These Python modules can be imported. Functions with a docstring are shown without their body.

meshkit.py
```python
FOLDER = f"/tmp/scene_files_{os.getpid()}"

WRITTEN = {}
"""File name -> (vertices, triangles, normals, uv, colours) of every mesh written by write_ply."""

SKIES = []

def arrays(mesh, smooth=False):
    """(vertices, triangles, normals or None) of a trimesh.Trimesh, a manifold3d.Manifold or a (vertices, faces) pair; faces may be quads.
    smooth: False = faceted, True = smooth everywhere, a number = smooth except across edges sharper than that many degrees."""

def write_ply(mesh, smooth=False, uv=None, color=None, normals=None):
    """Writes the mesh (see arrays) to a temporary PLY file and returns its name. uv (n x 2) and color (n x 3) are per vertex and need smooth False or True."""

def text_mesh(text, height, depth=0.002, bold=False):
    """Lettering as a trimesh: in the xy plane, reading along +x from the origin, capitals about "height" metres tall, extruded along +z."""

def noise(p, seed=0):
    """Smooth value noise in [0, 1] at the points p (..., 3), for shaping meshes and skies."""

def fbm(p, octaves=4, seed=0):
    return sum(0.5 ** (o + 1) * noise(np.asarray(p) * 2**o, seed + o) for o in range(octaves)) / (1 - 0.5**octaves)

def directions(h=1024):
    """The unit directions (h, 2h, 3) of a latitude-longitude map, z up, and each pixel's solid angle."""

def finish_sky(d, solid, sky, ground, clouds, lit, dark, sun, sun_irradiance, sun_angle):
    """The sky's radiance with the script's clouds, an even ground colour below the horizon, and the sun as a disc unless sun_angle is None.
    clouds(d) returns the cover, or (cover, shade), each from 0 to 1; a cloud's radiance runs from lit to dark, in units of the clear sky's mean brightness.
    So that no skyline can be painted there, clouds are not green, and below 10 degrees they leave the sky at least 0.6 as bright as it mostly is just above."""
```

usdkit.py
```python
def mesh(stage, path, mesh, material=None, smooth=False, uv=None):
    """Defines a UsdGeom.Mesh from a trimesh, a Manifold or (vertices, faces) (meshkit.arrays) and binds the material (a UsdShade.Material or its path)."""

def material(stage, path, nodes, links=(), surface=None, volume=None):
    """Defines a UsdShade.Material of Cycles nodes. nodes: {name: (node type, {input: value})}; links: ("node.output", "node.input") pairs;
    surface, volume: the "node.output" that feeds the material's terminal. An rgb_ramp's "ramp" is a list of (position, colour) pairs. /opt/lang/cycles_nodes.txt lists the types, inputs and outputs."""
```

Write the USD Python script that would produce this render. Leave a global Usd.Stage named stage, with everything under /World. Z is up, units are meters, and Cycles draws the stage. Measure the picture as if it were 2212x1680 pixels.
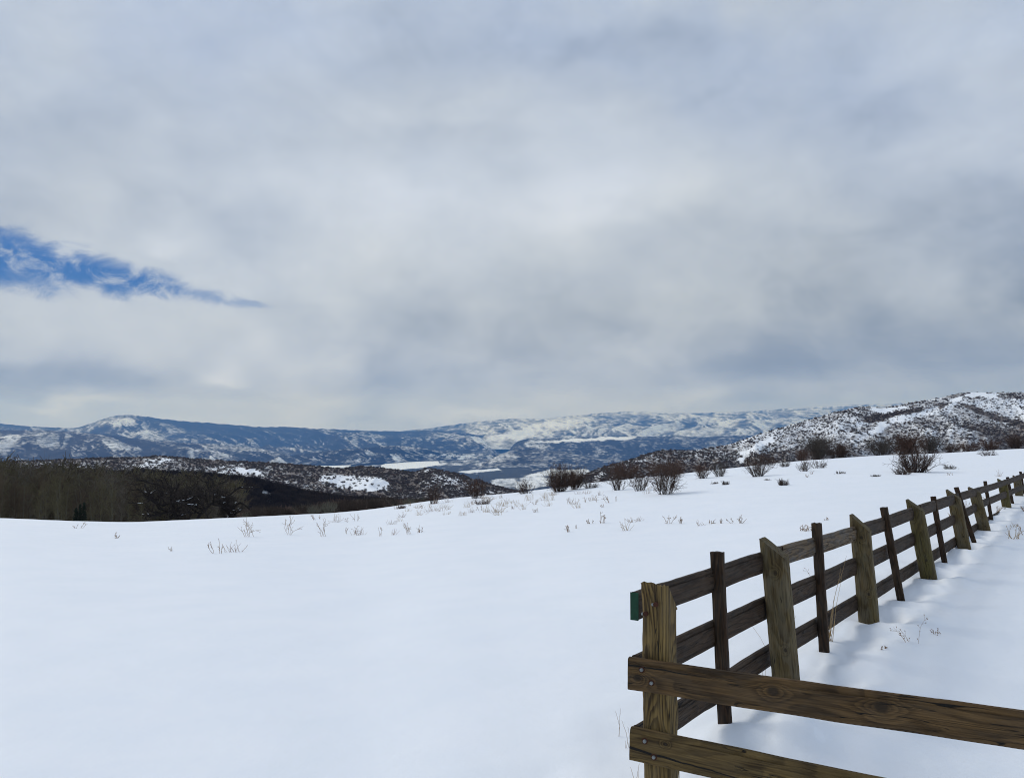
import math, numpy as np, trimesh, usdkit, meshkit
from meshkit import fbm, noise
from pxr import Usd, UsdGeom, UsdLux, UsdShade, Gf, Sdf, Vt

stage = Usd.Stage.CreateInMemory()
UsdGeom.SetStageUpAxis(stage, 'Z')
UsdGeom.SetStageMetersPerUnit(stage, 1.0)
UsdGeom.Xform.Define(stage, '/World')
UsdGeom.Scope.Define(stage, '/World/Looks')

# ------------------------------------------------------------------ camera, sky, sun
EYE, F, CX, CY, HZ = 1.7, 1859.0, 1106.0, 840.0, 940.0        # measures taken from the photograph (2212 x 1680 scale)
PITCH = math.atan((HZ - CY) / F)
cam = UsdGeom.Camera.Define(stage, '/World/camera')
cam.CreateFocalLengthAttr(29.0)
cam.CreateHorizontalApertureAttr(29.0 * 2212 / F)
cam.CreateVerticalApertureAttr(29.0 * 2212 / F * 777 / 1024)
cam.CreateClippingRangeAttr((0.05, 150000.0))
cam.CreateExposureAttr(0.08)
cam.AddTranslateOp().Set((0, 0, EYE))
cam.AddRotateXOp().Set(90 + math.degrees(PITCH))

SUN_AZ, SUN_EL = math.radians(-52), math.radians(36)          # to the left and ahead, behind cloud
sun_dir = np.array([math.sin(SUN_AZ) * math.cos(SUN_EL), math.cos(SUN_AZ) * math.cos(SUN_EL), math.sin(SUN_EL)])
sun = UsdLux.DistantLight.Define(stage, '/World/sun')
sun.CreateIntensityAttr(0.41)
sun.CreateAngleAttr(20.0)
sun.CreateColorAttr((1.0, 0.95, 0.88))
sun.GetPrim().CreateAttribute('inputs:normalize', Sdf.ValueTypeNames.Bool).Set(True)
sun.AddRotateZOp().Set(-math.degrees(SUN_AZ))
sun.AddRotateXOp().Set(-(90 - math.degrees(SUN_EL)))

SKY = 0.1


class G:
    """A small builder of node graphs: every call adds a node and returns the name of its output."""
    def __init__(s): s.n, s.l, s.k = {}, [], 0
    def add(s, kind, out, **inp):
        s.k += 1; name = f'n{s.k}'; vals = {}
        for k, v in inp.items():
            if isinstance(v, str) and '.' in v and v.split('.')[0] in s.n: s.l.append((v, f'{name}.{k}'))
            else: vals[k] = v
        s.n[name] = (kind, vals)
        return f'{name}.{out}'
    def m(s, op, a, b=0.5, c=0.0, clamp=False): return s.add('math', 'value', math_type=op, value1=a, value2=b, value3=c, use_clamp=clamp)
    def plus(s, *a):
        r = a[0]
        for x in a[1:]: r = s.m('add', r, x)
        return r
    def mul(s, *a):
        r = a[0]
        for x in a[1:]: r = s.m('multiply', r, x)
        return r
    def rng(s, v, a, b, c=0.0, d=1.0, kind='smoothstep'): return s.add('map_range', 'result', range_type=kind, value=v, from_min=a, from_max=b, to_min=c, to_max=d, clamp=True)
    def mix(s, f, a, b, kind='mix'): return s.add('mix', 'color', mix_type=kind, fac=f, color1=a, color2=b)
    def ramp(s, f, stops): return s.add('rgb_ramp', 'color', fac=f, ramp=stops)
    def noise(s, vec, scale, detail=4.0, rough=0.5, dist=0.0): return s.add('noise_texture', 'fac', vector=vec, scale=scale, detail=detail, roughness=rough, distortion=dist)
    def vscale(s, vec, sc, loc=(0, 0, 0)): return s.add('mapping', 'vector', mapping_type='point', vector=vec, scale=sc, location=loc)
    def xyz(s, vec):
        o = s.add('separate_xyz', 'x', vector=vec).split('.')[0]
        return o + '.x', o + '.y', o + '.z'
    def material(s, name, surface=None, volume=None): return usdkit.material(stage, f'/World/Looks/{name}', s.n, s.l, surface=surface, volume=volume)


def sky_material():
    g = G()
    sky = g.add('sky_texture', 'color', sky_type='single_scattering', sun_disc=False, sun_elevation=SUN_EL, sun_rotation=math.atan2(sun_dir[0], sun_dir[1]), altitude=2500.0)
    d = g.add('texture_coordinate', 'generated')
    x, y, z = g.xyz(d)
    yy = g.m('maximum', y, 0.03)
    u, v = g.m('divide', x, yy), g.m('divide', z, yy)
    zz = g.m('add', g.m('maximum', z, 0.0), 0.10)
    q = g.add('combine_xyz', 'vector', x=g.m('divide', x, zz), y=g.m('divide', y, zz), z=0.0)
    ang = g.add('combine_xyz', 'vector', x=g.mul(x, 1.0), y=y, z=g.mul(z, 1.6))
    n1 = g.noise(q, 0.55, 5.0, 0.47, 0.4)
    n2 = g.noise(g.vscale(q, (1, 1, 1), (7.3, 2.1, 0)), 1.5, 5.0, 0.48, 0.5)
    n3 = g.noise(ang, 3.0, 4.0, 0.48, 0.5)
    n4 = g.noise(ang, 11.0, 5.0, 0.52, 0.4)
    n5 = g.noise(g.vscale(ang, (1, 1, 1.2), (5, 2, 1)), 24.0, 5.0, .55, .5)
    nh = g.noise(g.vscale(ang, (1, 1, 1), (3, 9, 4)), 1.7, 3.0, 0.5)
    wu, wv = g.plus(u, g.mul(g.plus(n3, -0.5), 0.18)), g.plus(v, g.mul(g.plus(n4, -0.5), 0.07), g.mul(g.plus(n3, -0.5), 0.05))

    def blob(px, py, sx, sy, tilt=0.0):
        a, b = (px - CX) / F, (HZ - py) / F
        du, dv = g.plus(wu, -a), g.plus(wv, -b)
        c, s_ = math.cos(tilt), math.sin(tilt)
        p = g.mul(g.plus(g.mul(du, c), g.mul(dv, s_)), F / sx)
        r = g.mul(g.plus(g.mul(dv, c), g.mul(du, -s_)), F / sy)
        return g.m('exponent', g.mul(g.plus(g.mul(p, p), g.mul(r, r)), -1.0))
    f = g.plus(0.58, g.mul(g.plus(n1, -0.5), 0.22), g.mul(g.plus(n2, -0.5), 0.10), g.mul(g.plus(n3, -0.5), 0.60), g.mul(g.plus(n4, -0.5), 0.34), g.mul(g.plus(n5, -0.5), 0.12))
    for px, py, sx, sy, tilt, amp in [(1420, 400, 260, 75, 0.15, .22), (300, 390, 420, 70, 0.0, .13), (960, 430, 300, 150, 0, .15), (2060, 60, 170, 110, 0, .15), (1480, 610, 330, 130, .1, .13), (700, 560, 420, 110, 0, .07),
                                      (120, 160, 260, 90, -.2, .08), (2330, 670, 720, 230, .1, -.33), (1900, 770, 820, 110, .05, -.10), (150, 815, 600, 44, 0, -.17), (560, 842, 340, 26, 0, -.08),
                                      (525, 788, 50, 20, .25, .22), (545, 802, 40, 12, -.2, .12), (170, 872, 130, 14, .03, .26), (600, 862, 260, 14, 0, .06), (1350, 868, 560, 22, .05, .10), (1000, 893, 170, 14, .06, .16), (1500, 872, 70, 20, .0, .12),
                                      (1270, 420, 60, 110, 0.2, .05), (360, 520, 60, 26, 0, .16), (1050, 120, 520, 60, .1, -.06), (800, 290, 420, 40, .1, -.08), (1160, 350, 80, 40, 0, -.10)]:
        f = g.plus(f, g.mul(blob(px, py, sx, sy, tilt), amp))
    n6, n7 = g.noise(g.vscale(ang, (1, 1, 1), (2.7, 5.1, .4)), 2.3, 6.0, .54, .5), g.noise(g.vscale(ang, (1, 1, 1), (8.2, 1.1, 3.4)), 4.6, 6.0, .54, .5)
    f = g.plus(f, g.mul(g.plus(g.rng(n6, .43, .58), -.5), .085), g.mul(g.plus(g.rng(n7, .43, .58), -.5), .055))
    base = g.ramp(f, [(0, (.165, .205, .265)), (.25, (.280, .325, .385)), (.5, (.445, .490, .540)), (.75, (.575, .612, .640)), (1, (.70, .725, .745))])
    base = g.mix(g.rng(nh, .35, .70, 0, .8), base, (.94, .98, 1.08), 'multiply')
    base = g.mix(g.rng(v, .0, .16, 1.0, 0), base, (.925, .965, 1.12), 'multiply')
    base = g.mix(g.mul(g.rng(v, .25, .5, 0, 1), g.rng(n3, .35, .62, 1, .2)), base, (.93, .975, 1.07), 'multiply')
    base = g.mix(1.0, base, (.968, .992, 1.036), 'multiply')
    # the break in the cloud at the left, widening beyond the frame
    t = g.rng(u, -.66, -.275, 0, 1, 'linear')
    vc = g.plus(.2165, g.mul(t, -.056), g.mul(g.m('multiply', t, t), -.014))
    hw = g.plus(g.mul(g.m('power', g.plus(1.0, g.mul(t, -1.0)), .9), .038), .0012)
    e = g.m('divide', g.m('absolute', g.plus(v, g.mul(vc, -1.0), g.mul(g.plus(n4, -.5), .012))), g.m('maximum', hw, .001))
    fine = g.noise(ang, 26.0, 6.0, .62, .5)
    hole = g.mul(g.rng(g.plus(e, g.mul(g.plus(fine, -.5), 2.0), g.mul(g.plus(n4, -.5), .7)),   .20, 1.35, .96, 0), g.rng(u, -.80, -.66, 0, 1), g.rng(u, -.30, -.275, 1, 0), g.rng(y, .1, .3, 0, 1))
    wisp = g.rng(g.plus(fine, g.mul(n4, .35)), .66, .92, 1, .25)
    hole = g.mul(hole, wisp, g.rng(t, .55, 1.0, 1.0, .35))
    deep = g.mix(0.85, g.mix(1.0, sky, (SKY * .5, SKY * .5, SKY * .5), 'multiply'), (.014, .125, .430))
    out = g.mix(hole, base, deep)
    final = g.mix(1.0, out, (1 / SKY, 1 / SKY, 1 / SKY), 'multiply')
    bg = g.add('background_shader', 'background', color=final, strength=SKY)
    return g.material('sky_look', surface=bg)


dome = UsdLux.DomeLight.Define(stage, '/World/sky')
dome.CreateIntensityAttr(1.0)
UsdShade.MaterialBindingAPI.Apply(dome.GetPrim()).Bind(sky_material())

# ------------------------------------------------------------------ helpers
used = {}


def numbered(parent, name):
    k = used.get((parent, name), 0)
    used[(parent, name)] = k + 1
    return f'{parent}/{name}' + (f'_{k:03d}' if k else '')


def tag(p, label=None, cat=None, group=None, kind=None):
    p = p.GetPrim() if hasattr(p, 'GetPrim') else p
    for k, v in (('label', label), ('category', cat), ('group', group), ('kind', kind)):
        if v: p.SetCustomDataByKey(k, v)
    return p


def thing(name, label, cat, loc=(0, 0, 0), group=None):
    x = UsdGeom.Xform.Define(stage, numbered('/World', name))
    x.AddTranslateOp().Set(tuple(map(float, loc)))
    return tag(x, label, cat, group)


def obj(name, m, mat, parent=None, smooth=False, attrs=None, label=None):
    path = numbered(str(parent.GetPath()) if parent else '/World', name)
    p = usdkit.mesh(stage, path, m, mat, smooth=smooth)
    for k, v in (attrs or {}).items():
        v = np.asarray(v, np.float32)
        t, a = (Sdf.ValueTypeNames.Float3Array, Vt.Vec3fArray) if v.ndim == 2 else (Sdf.ValueTypeNames.FloatArray, Vt.FloatArray)
        UsdGeom.PrimvarsAPI(p).CreatePrimvar(k, t, 'vertex').Set(a.FromNumpy(v))
    if label: tag(p, label)
    return p.GetPrim()


def P(px, py, Y):
    """The place Y metres ahead of the camera that is seen at (px, py) of the photograph."""
    s, c = math.sin(PITCH), math.cos(PITCH)
    a, b = (px - CX) / F, (CY - py) / F
    d = np.array([a, c - b * s, s + b * c])
    d = d * (Y / d[1])
    return np.array([d[0], d[1], d[2] + EYE])


def up_slope(py):
    """Rise per metre ahead of the line of sight through the row py (at the picture's middle column)."""
    s, c = math.sin(PITCH), math.cos(PITCH)
    b = (CY - np.asarray(py, float)) / F
    return (s + b * c) / (c - b * s)


def tan_az(px): return (np.asarray(px, float) - CX) / F / math.cos(PITCH)


def px_of(x, y): return CX + F * math.cos(PITCH) * x / np.maximum(y, 1e-3)


def smooth_curve(pts, soft=25.0):
    pts = np.array(pts, float)
    xs = np.arange(pts[0, 0] - 400, pts[-1, 0] + 400, 4.0)
    ys = np.interp(xs, pts[:, 0], pts[:, 1])
    k = np.exp(-0.5 * (np.arange(-100, 101) * 4 / soft) ** 2); k /= k.sum()
    ys = np.convolve(np.pad(ys, 100, mode='edge'), k, 'valid')
    return lambda x: np.interp(x, xs, ys)


def sstep(x, a, b):
    t = np.clip((np.asarray(x, float) - a) / (b - a), 0, 1)
    return t * t * (3 - 2 * t)


def tubes(segs, sides=3):
    """segs: rows of p0, p1, r0, r1 -> one mesh of open prisms."""
    s = np.asarray(segs, float)
    p0, p1, r0, r1 = s[:, :3], s[:, 3:6], s[:, 6], s[:, 7]
    d = p1 - p0
    d /= np.maximum(np.linalg.norm(d, axis=1, keepdims=True), 1e-9)
    h = np.where(np.abs(d[:, 2:3]) < .9, [[0, 0, 1.0]], [[1.0, 0, 0]])
    a = np.cross(d, h); a /= np.linalg.norm(a, axis=1, keepdims=True)
    b = np.cross(d, a)
    th = np.arange(sides) / sides * 2 * np.pi
    ring = a[:, None] * np.cos(th)[None, :, None] + b[:, None] * np.sin(th)[None, :, None]
    v = np.concatenate([p0[:, None] + ring * r0[:, None, None], p1[:, None] + ring * r1[:, None, None]], 1)
    n, k = len(s), np.arange(sides)
    j = (k + 1) % sides
    f = np.concatenate([np.stack([k, j, j + sides], 1), np.stack([k, j + sides, k + sides], 1)])
    f = (f[None] + (np.arange(n) * 2 * sides)[:, None, None]).reshape(-1, 3)
    return v.reshape(-1, 3), f


def join(*ms):
    v, f, n = [], [], 0
    for a, b in ms:
        v.append(a); f.append(b + n); n += len(a)
    return np.vstack(v), np.vstack(f)


def grid_faces(n, m, wrap=False):
    i, j = np.meshgrid(np.arange(n - 1), np.arange(m if wrap else m - 1), indexing='ij')
    k = (j + 1) % m
    return np.stack([i * m + j, i * m + k, (i + 1) * m + k, (i + 1) * m + j], -1).reshape(-1, 4)


# ------------------------------------------------------------------ materials
def plain(name, col, rough=.8, var=.0, scale=3.0, spec=.3, metal=0.0):
    g = G()
    if var:
        c = g.add('texture_coordinate', 'object')
        n = g.noise(c, scale, 4.0)
        r = g.add('object_info', 'random')
        base = g.mix(g.m('add', g.mul(n, .7), g.mul(r, .3)), tuple(x * (1 - var) for x in col), tuple(min(1, x * (1 + var)) for x in col))
    else: base = col
    b = g.add('principled_bsdf', 'BSDF', base_color=base, roughness=rough, specular_ior_level=spec, metallic=metal)
    return g.material(name, b)


SNOW = (.805, .85, .908)


def snow_material():
    g = G()
    p = g.add('geometry', 'position')
    n = g.noise(p, 1.3, 6.0, .6); fine = g.noise(p, 55.0, 3.0, .6); mid = g.noise(p, 7.0, 4.0, .55)
    col = g.mix(g.rng(n, .3, .7), (.785, .834, .894), (.818, .858, .912))
    h = g.plus(g.mul(fine, .0016), g.mul(mid, .009))
    bm = g.add('bump', 'normal', height=h, strength=.55, distance=1.0)
    return g.material('snow_look', g.add('principled_bsdf', 'BSDF', base_color=col, roughness=.62, specular_ior_level=.25, normal=bm))


def land_material(name, forest, snow=SNOW, s1=1 / 900., s2=1 / 160., s3=1 / 40., hard=.16, streak=(1, 1, 1), tint=None, w=(.42, .34, .24)):
    """Snowy land with brush or forest; the mesh's own 'cover' says how wooded each place is, with slope shading painted in on far ranges."""
    g = G()
    p = g.vscale(g.add('geometry', 'position'), streak)
    c = g.add('attribute', 'fac', attribute='cover')
    a, b, d = g.noise(p, s1, 5.0, .6, .5), g.noise(p, s2, 5.0, .65, .4), g.noise(p, s3, 3.0, .6)
    k = g.plus(c, g.mul(g.plus(a, -.5), w[0] * 2), g.mul(g.plus(b, -.5), w[1] * 2), g.mul(g.plus(d, -.5), w[2] * 2))
    f = g.rng(k, .5 - hard, .5 + hard)
    fo = g.mix(g.rng(b, .35, .65), tuple(x * .7 for x in forest), tuple(x * 1.35 for x in forest))
    if tint: fo = g.mix(g.rng(a, .45, .6), fo, tint)
    return g.material(name, g.add('principled_bsdf', 'BSDF', base_color=g.mix(f, snow, fo), roughness=.9, specular_ior_level=.1))


M_snow = snow_material()
M_limb_snow = plain('limb_snow_look', SNOW, .7)

# ------------------------------------------------------------------ the snow field
crest_y = smooth_curve([(-900, 1118), (0, 1118), (150, 1125), (300, 1128), (420, 1122), (560, 1115), (700, 1109), (800, 1101), (860, 1092), (930, 1082), (1000, 1074), (1114, 1064), (1187, 1055), (1293, 1041), (1335, 1037),
                        (1489, 1021), (1586, 1010), (1715, 996), (1882, 984), (2027, 979), (2212, 968), (3000, 962)], 30)
crest_r = smooth_curve([(-900, 32), (0, 34), (300, 36), (600, 42), (800, 48), (1000, 52), (1200, 56), (1400, 60), (1600, 66), (1800, 74), (2000, 82), (2212, 90), (3000, 95)], 60)
FD, FN = np.array([.58, .815]), np.array([.815, -.58])        # along the long run of the fence, and towards its right side
F0 = np.array([.64, 4.0])
RUN = [0, 2.05, 4.2, 6.75, 9.3, 11.6, 15.4, 17.4]             # places of the posts along it
PICK = [1.05, 3.0, 5.3, 8.0, 10.5, 13.3, 16.4, 18.2]


def ridged_lines(p):
    """Faint long wind drifts."""
    return fbm(np.stack([(p[..., 0] * .5 + p[..., 1] * .87) / .9, (p[..., 1] * .5 - p[..., 0] * .87) / 3.5, p[..., 2]], -1), 3, 41)


def field(x, y, detail=True):
    x, y = np.asarray(x, float), np.asarray(y, float)
    r = np.hypot(x, y)
    az = np.arctan2(x, y)
    azc = np.clip(az, -.80, .70)
    px = np.clip(CX + F * np.tan(azc), -900, 3000)
    back = sstep(np.abs(az), 1.0, 2.2)
    v = -up_slope(crest_y(px)) * np.cos(azc)
    R = crest_r(px) / np.cos(azc)
    v, R = v * (1 - back) + .03 * back, R * (1 - back) + 70 * back
    a, b = -EYE / R ** 2, -v + 2 * EYE / R
    rm = (-.22 - b) / (2 * a)
    z = np.where(r < rm, a * r * r + b * r, a * rm * rm + b * rm - .22 * (r - rm))
    p = np.stack([x, y, np.zeros_like(x)], -1)
    near = np.exp(-(r / 60) ** 2)
    z = z + near * (fbm(p / 9.0, 3, 3) - .5) * .16 * sstep(r, 1.5, 6) + near * (fbm(p / 2.6, 3, 8) - .5) * .07 + near * (ridged_lines(p) - .5) * .018
    if detail:
        q = np.stack([x, y], -1) - F0
        s, t = q @ FD, q @ FN
        on = sstep(s, -1.2, .2) * (1 - sstep(s, 24, 28))
        z = z + on * np.exp(-((t - .45) / .75) ** 2) * (fbm(p / .42, 4, 21) - .47) * .08
        z = z + on * np.exp(-((t - .22) / .28) ** 2) * (fbm(p / .26, 3, 25) - .5) * .10
        z = z + on * np.exp(-((t - 1.9) / 1.3) ** 2) * (fbm(p * [1 / 1.5, 1 / .8, 1], 3, 22) - .5) * .10
        z = z + on * np.exp(-((t + .5) / .5) ** 2) * (fbm(p / .7, 3, 23) - .5) * .09
        for k, s0 in enumerate(RUN + PICK):
            c, w = F0 + FD * s0 + FN * .05, .17 if k < len(RUN) else .12
            d = np.hypot(x - c[0], y - c[1])
            amp = .35 + .65 * ((k * 7919) % 11) / 10
            z = z - .05 * amp * np.exp(-(d / w) ** 2) + .022 * amp * np.exp(-((d - 2.4 * w) / w) ** 2)
        for s0, a_, w_ in ((1.05, .13, .42), (3.0, .05, .35)):
            c = F0 + FD * s0 + FN * .12
            z = z + a_ * np.exp(-((x - c[0]) ** 2 + (y - c[1]) ** 2) / w_ ** 2)
        c = np.array([.25, 3.75])                              # the scooped hollow left of the corner post
        d2 = ((x - c[0]) / .35) ** 2 + ((y - c[1]) / .16) ** 2
        z = z - .16 * np.exp(-d2)
    return z


def build_field():
    lo, hi = np.radians(-38), np.radians(38)
    az = np.concatenate([np.linspace(lo, hi, 900), np.linspace(hi, lo + 2 * np.pi, 70)[1:-1]])
    r = np.concatenate([[.02, .3, .6], np.geomspace(.9, 230, 360)])
    rr, aa = np.meshgrid(r, az, indexing='ij')
    x, y = rr * np.sin(aa), rr * np.cos(aa)
    v = np.stack([x, y, field(x, y)], -1).reshape(-1, 3)
    f = grid_faces(len(r), len(az), wrap=True)[:, ::-1]
    return tag(obj('snow_field', (v, f), M_snow, smooth=True), 'smooth untrodden snow field falling away to the valley', 'snow', kind='structure')


build_field()

# ------------------------------------------------------------------ hills and mountains
def ridged(p, seed, o=4):
    tot, amp, s = 0, 1.0, 0
    for k in range(o):
        tot = tot + amp * (1 - np.abs(2 * noise(p * 2 ** k, seed + k) - 1)); s += amp; amp *= .5
    return tot / s


def inside(px, py, poly, soft=4.0, warp=1.0):
    """A soft 0..1 mask of a patch of land (signed distance to its outline)."""
    from shapely import points, prepare
    from shapely.geometry import Polygon
    po = Polygon(poly); prepare(po)
    w = np.stack([px * .06, py * .22, 0 * px], -1)
    px, py = px + (fbm(w, 3, 31) - .5) * 26 * warp, py + (fbm(w, 3, 32) - .5) * 8 * warp
    pts = points(np.stack([px.ravel(), py.ravel()], -1))
    from shapely import distance, contains
    d = distance(po.exterior, pts)
    d = np.where(contains(po, pts), d, -d)
    return sstep(d.reshape(px.shape), -soft, soft)


LAYER = {}


def layer(name, label, crest, Yc, Yf, zf, mat, cover, relief, power=.8, nu=500, nr=90, seed=1, back=.35, soft=12, spur=14.0, crest_rough=.8, warp=.25, prof=None, ends=(0, 0), aspect=0.0):
    """One range of hills: ground rising from Yf to its crest Yc metres ahead and falling off behind."""
    cy = smooth_curve(crest, soft)
    x0, x1 = crest[0][0], crest[-1][0]
    px = np.linspace(x0, x1, nu)
    yc = smooth_curve(Yc, 60)(px) if np.ndim(Yc) else np.full(nu, float(Yc))
    yf = smooth_curve(Yf, 60)(px) if np.ndim(Yf) else np.full(nu, float(Yf))
    u, vs = tan_az(px), up_slope(cy(px))
    t = np.concatenate([np.linspace(0, 1, nr), 1 + np.linspace(0, back, max(8, nr // 6))[1:]])
    T, U = np.meshgrid(t, u, indexing='ij')
    YC, YF, VS, PX = (np.broadcast_to(a, T.shape) for a in (yc, yf, vs, px))
    Y = YF + (YC - YF) * T
    X = U * Y
    zc = EYE + VS * YC
    for k, e in enumerate(ends):
        if e: zc = zf - 6 + (zc - zf + 6) * (sstep(PX, x0, x0 + e) if k == 0 else 1 - sstep(PX, x1 - e, x1))
    VS = (zc - EYE) / YC
    tt = np.clip(T, 0, 1)
    s = tt ** power if prof is None else np.interp(tt, [q[0] for q in prof], [q[1] for q in prof])
    w = fbm(np.stack([U * 6, T * 2, T * 0 + seed], -1), 3, seed + 50) - .5
    rg = ridged(np.stack([U * spur + w * warp * 8 + .5 * T, T * 1.6, T * 0 + seed], -1), seed, 5)
    rg2 = fbm(np.stack([U * 40, T * 9, T * 0], -1), 4, seed + 9) - .5
    z = zf + (zc - zf) * s + relief * (rg - .75) * np.sin(np.pi * tt) ** .8 + relief * .35 * rg2 * np.sin(np.pi * tt)
    for k, e in enumerate(ends):
        if e: z = zf - 6 + (z - zf + 6) * (sstep(PX, x0 - 4, x0 + e * .7) if k == 0 else 1 - sstep(PX, x1 - e * .7, x1 + 4))
    z = np.where(T > 1, zc - (T - 1) * (YC - YF) * .30, z)
    lim = EYE + (VS - .0006) * Y
    z = np.where((T < 1), np.minimum(z, lim), z)
    rough = (fbm(np.stack([U * 150, T * 0, T * 0 + seed], -1), 4, seed + 77) - .5) * crest_rough * YC / F * 4
    z = z + rough * sstep(T, .8, 1)
    v = np.stack([X, Y, z], -1)
    py = CY - F * np.tan(np.arctan((z - EYE) / Y) - PITCH)
    gul = 1 - rg
    c = cover(PX, py, tt, gul, X, Y) if callable(cover) else np.full(T.shape, float(cover))
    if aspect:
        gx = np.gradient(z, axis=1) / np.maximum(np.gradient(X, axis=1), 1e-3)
        c = c + aspect * np.tanh(gx * 3.0)  # relief shading painted into the cover: darker woods on slopes facing one way
    p = obj(name, (v.reshape(-1, 3), grid_faces(*T.shape)), mat, smooth=True, attrs={'cover': np.asarray(c, float).ravel()})
    tag(p, label, 'hill', kind='structure')
    LAYER[label] = dict(v=v, px=PX, py=py, t=T)
    return v


M_far = land_material('far_forest_look', (.020, .026, .030), s1=1 / 2000., s2=1 / 520., s3=1 / 150., hard=.45, streak=(1, .22, 3.5), w=(.30, .40, .40))
M_range = land_material('range_forest_look', (.016, .021, .026), s1=1 / 1100., s2=1 / 230., s3=1 / 60., hard=.34, streak=(1, .22, 4.0), w=(.24, .34, .50))
M_hill = land_material('brush_hill_look', (.135, .118, .108), s1=1 / 90., s2=1 / 16., s3=1 / 5., hard=.22, streak=(1, .4, 2), w=(.20, .34, .34))
M_valley = land_material('valley_look', (.028, .035, .040), s1=1 / 1100., s2=1 / 300., s3=1 / 80., hard=.14, streak=(1, .12, 1), w=(.30, .40, .30))


def valley_floor():
    az = np.concatenate([np.radians(np.linspace(-36, 36, 620)), np.radians(np.linspace(36, 324, 60))[1:-1]])
    r = np.concatenate([np.geomspace(190, 4500, 60), np.geomspace(4600, 16000, 170), np.geomspace(16500, 33000, 20)])
    rr, aa = np.meshgrid(r, az, indexing='ij')
    x, y = rr * np.sin(aa), rr * np.cos(aa)
    z = np.interp(rr, [190, 500, 1500, 3500, 5500, 70000], [-52, -130, -260, -350, -385, -385])
    z = z + (fbm(np.stack([x / 900, y / 900, 0 * x], -1), 4, 5) - .5) * np.interp(rr, [190, 3000, 5000], [4, 40, 16])
    px = np.where(y > 10, px_of(x, y), -5000.0)
    py = np.where(y > 10, CY - F * np.tan(np.arctan((z - EYE) / np.maximum(y, 10)) - PITCH), 5000.0)
    c = .68 + .5 * (fbm(np.stack([x / 2600, y / 900, 0 * x], -1), 4, 6) - .5)
    for poly, k in [([(815, 1014), (835, 1000), (885, 994), (945, 996), (950, 1002), (925, 1008), (880, 1012), (850, 1018)], -.54),
                    ([(940, 1012), (955, 990), (1010, 985), (1070, 984), (1065, 1008), (1000, 1014)], -.14),
                    ([(985, 1018), (1075, 1011), (1085, 1015), (1010, 1022)], -.35),
                    ([(1050, 1036), (1110, 1024), (1180, 1016), (1270, 1012), (1280, 1030), (1180, 1050), (1120, 1060), (1075, 1052)], -.24),
                    ([(640, 1004), (690, 1000), (760, 1003), (750, 1010), (660, 1012)], -.6),
                    ([(580, 993), (640, 985), (660, 990), (600, 998)], -.5),
                    ([(1010, 1026), (1130, 1018), (1180, 1014), (1130, 1030), (1050, 1036)], .25)]:
        c = c + k * inside(px, py, poly, 1.5, .3)
    v = np.stack([x, y, z], -1).reshape(-1, 3)
    p = obj('valley_floor', (v, grid_faces(len(r), len(az), wrap=True)[:, ::-1]), M_valley, smooth=True, attrs={'cover': c.ravel()})
    tag(p, 'wide valley floor with white fields and dark tree lines', 'valley', kind='structure')


valley_floor()


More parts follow.
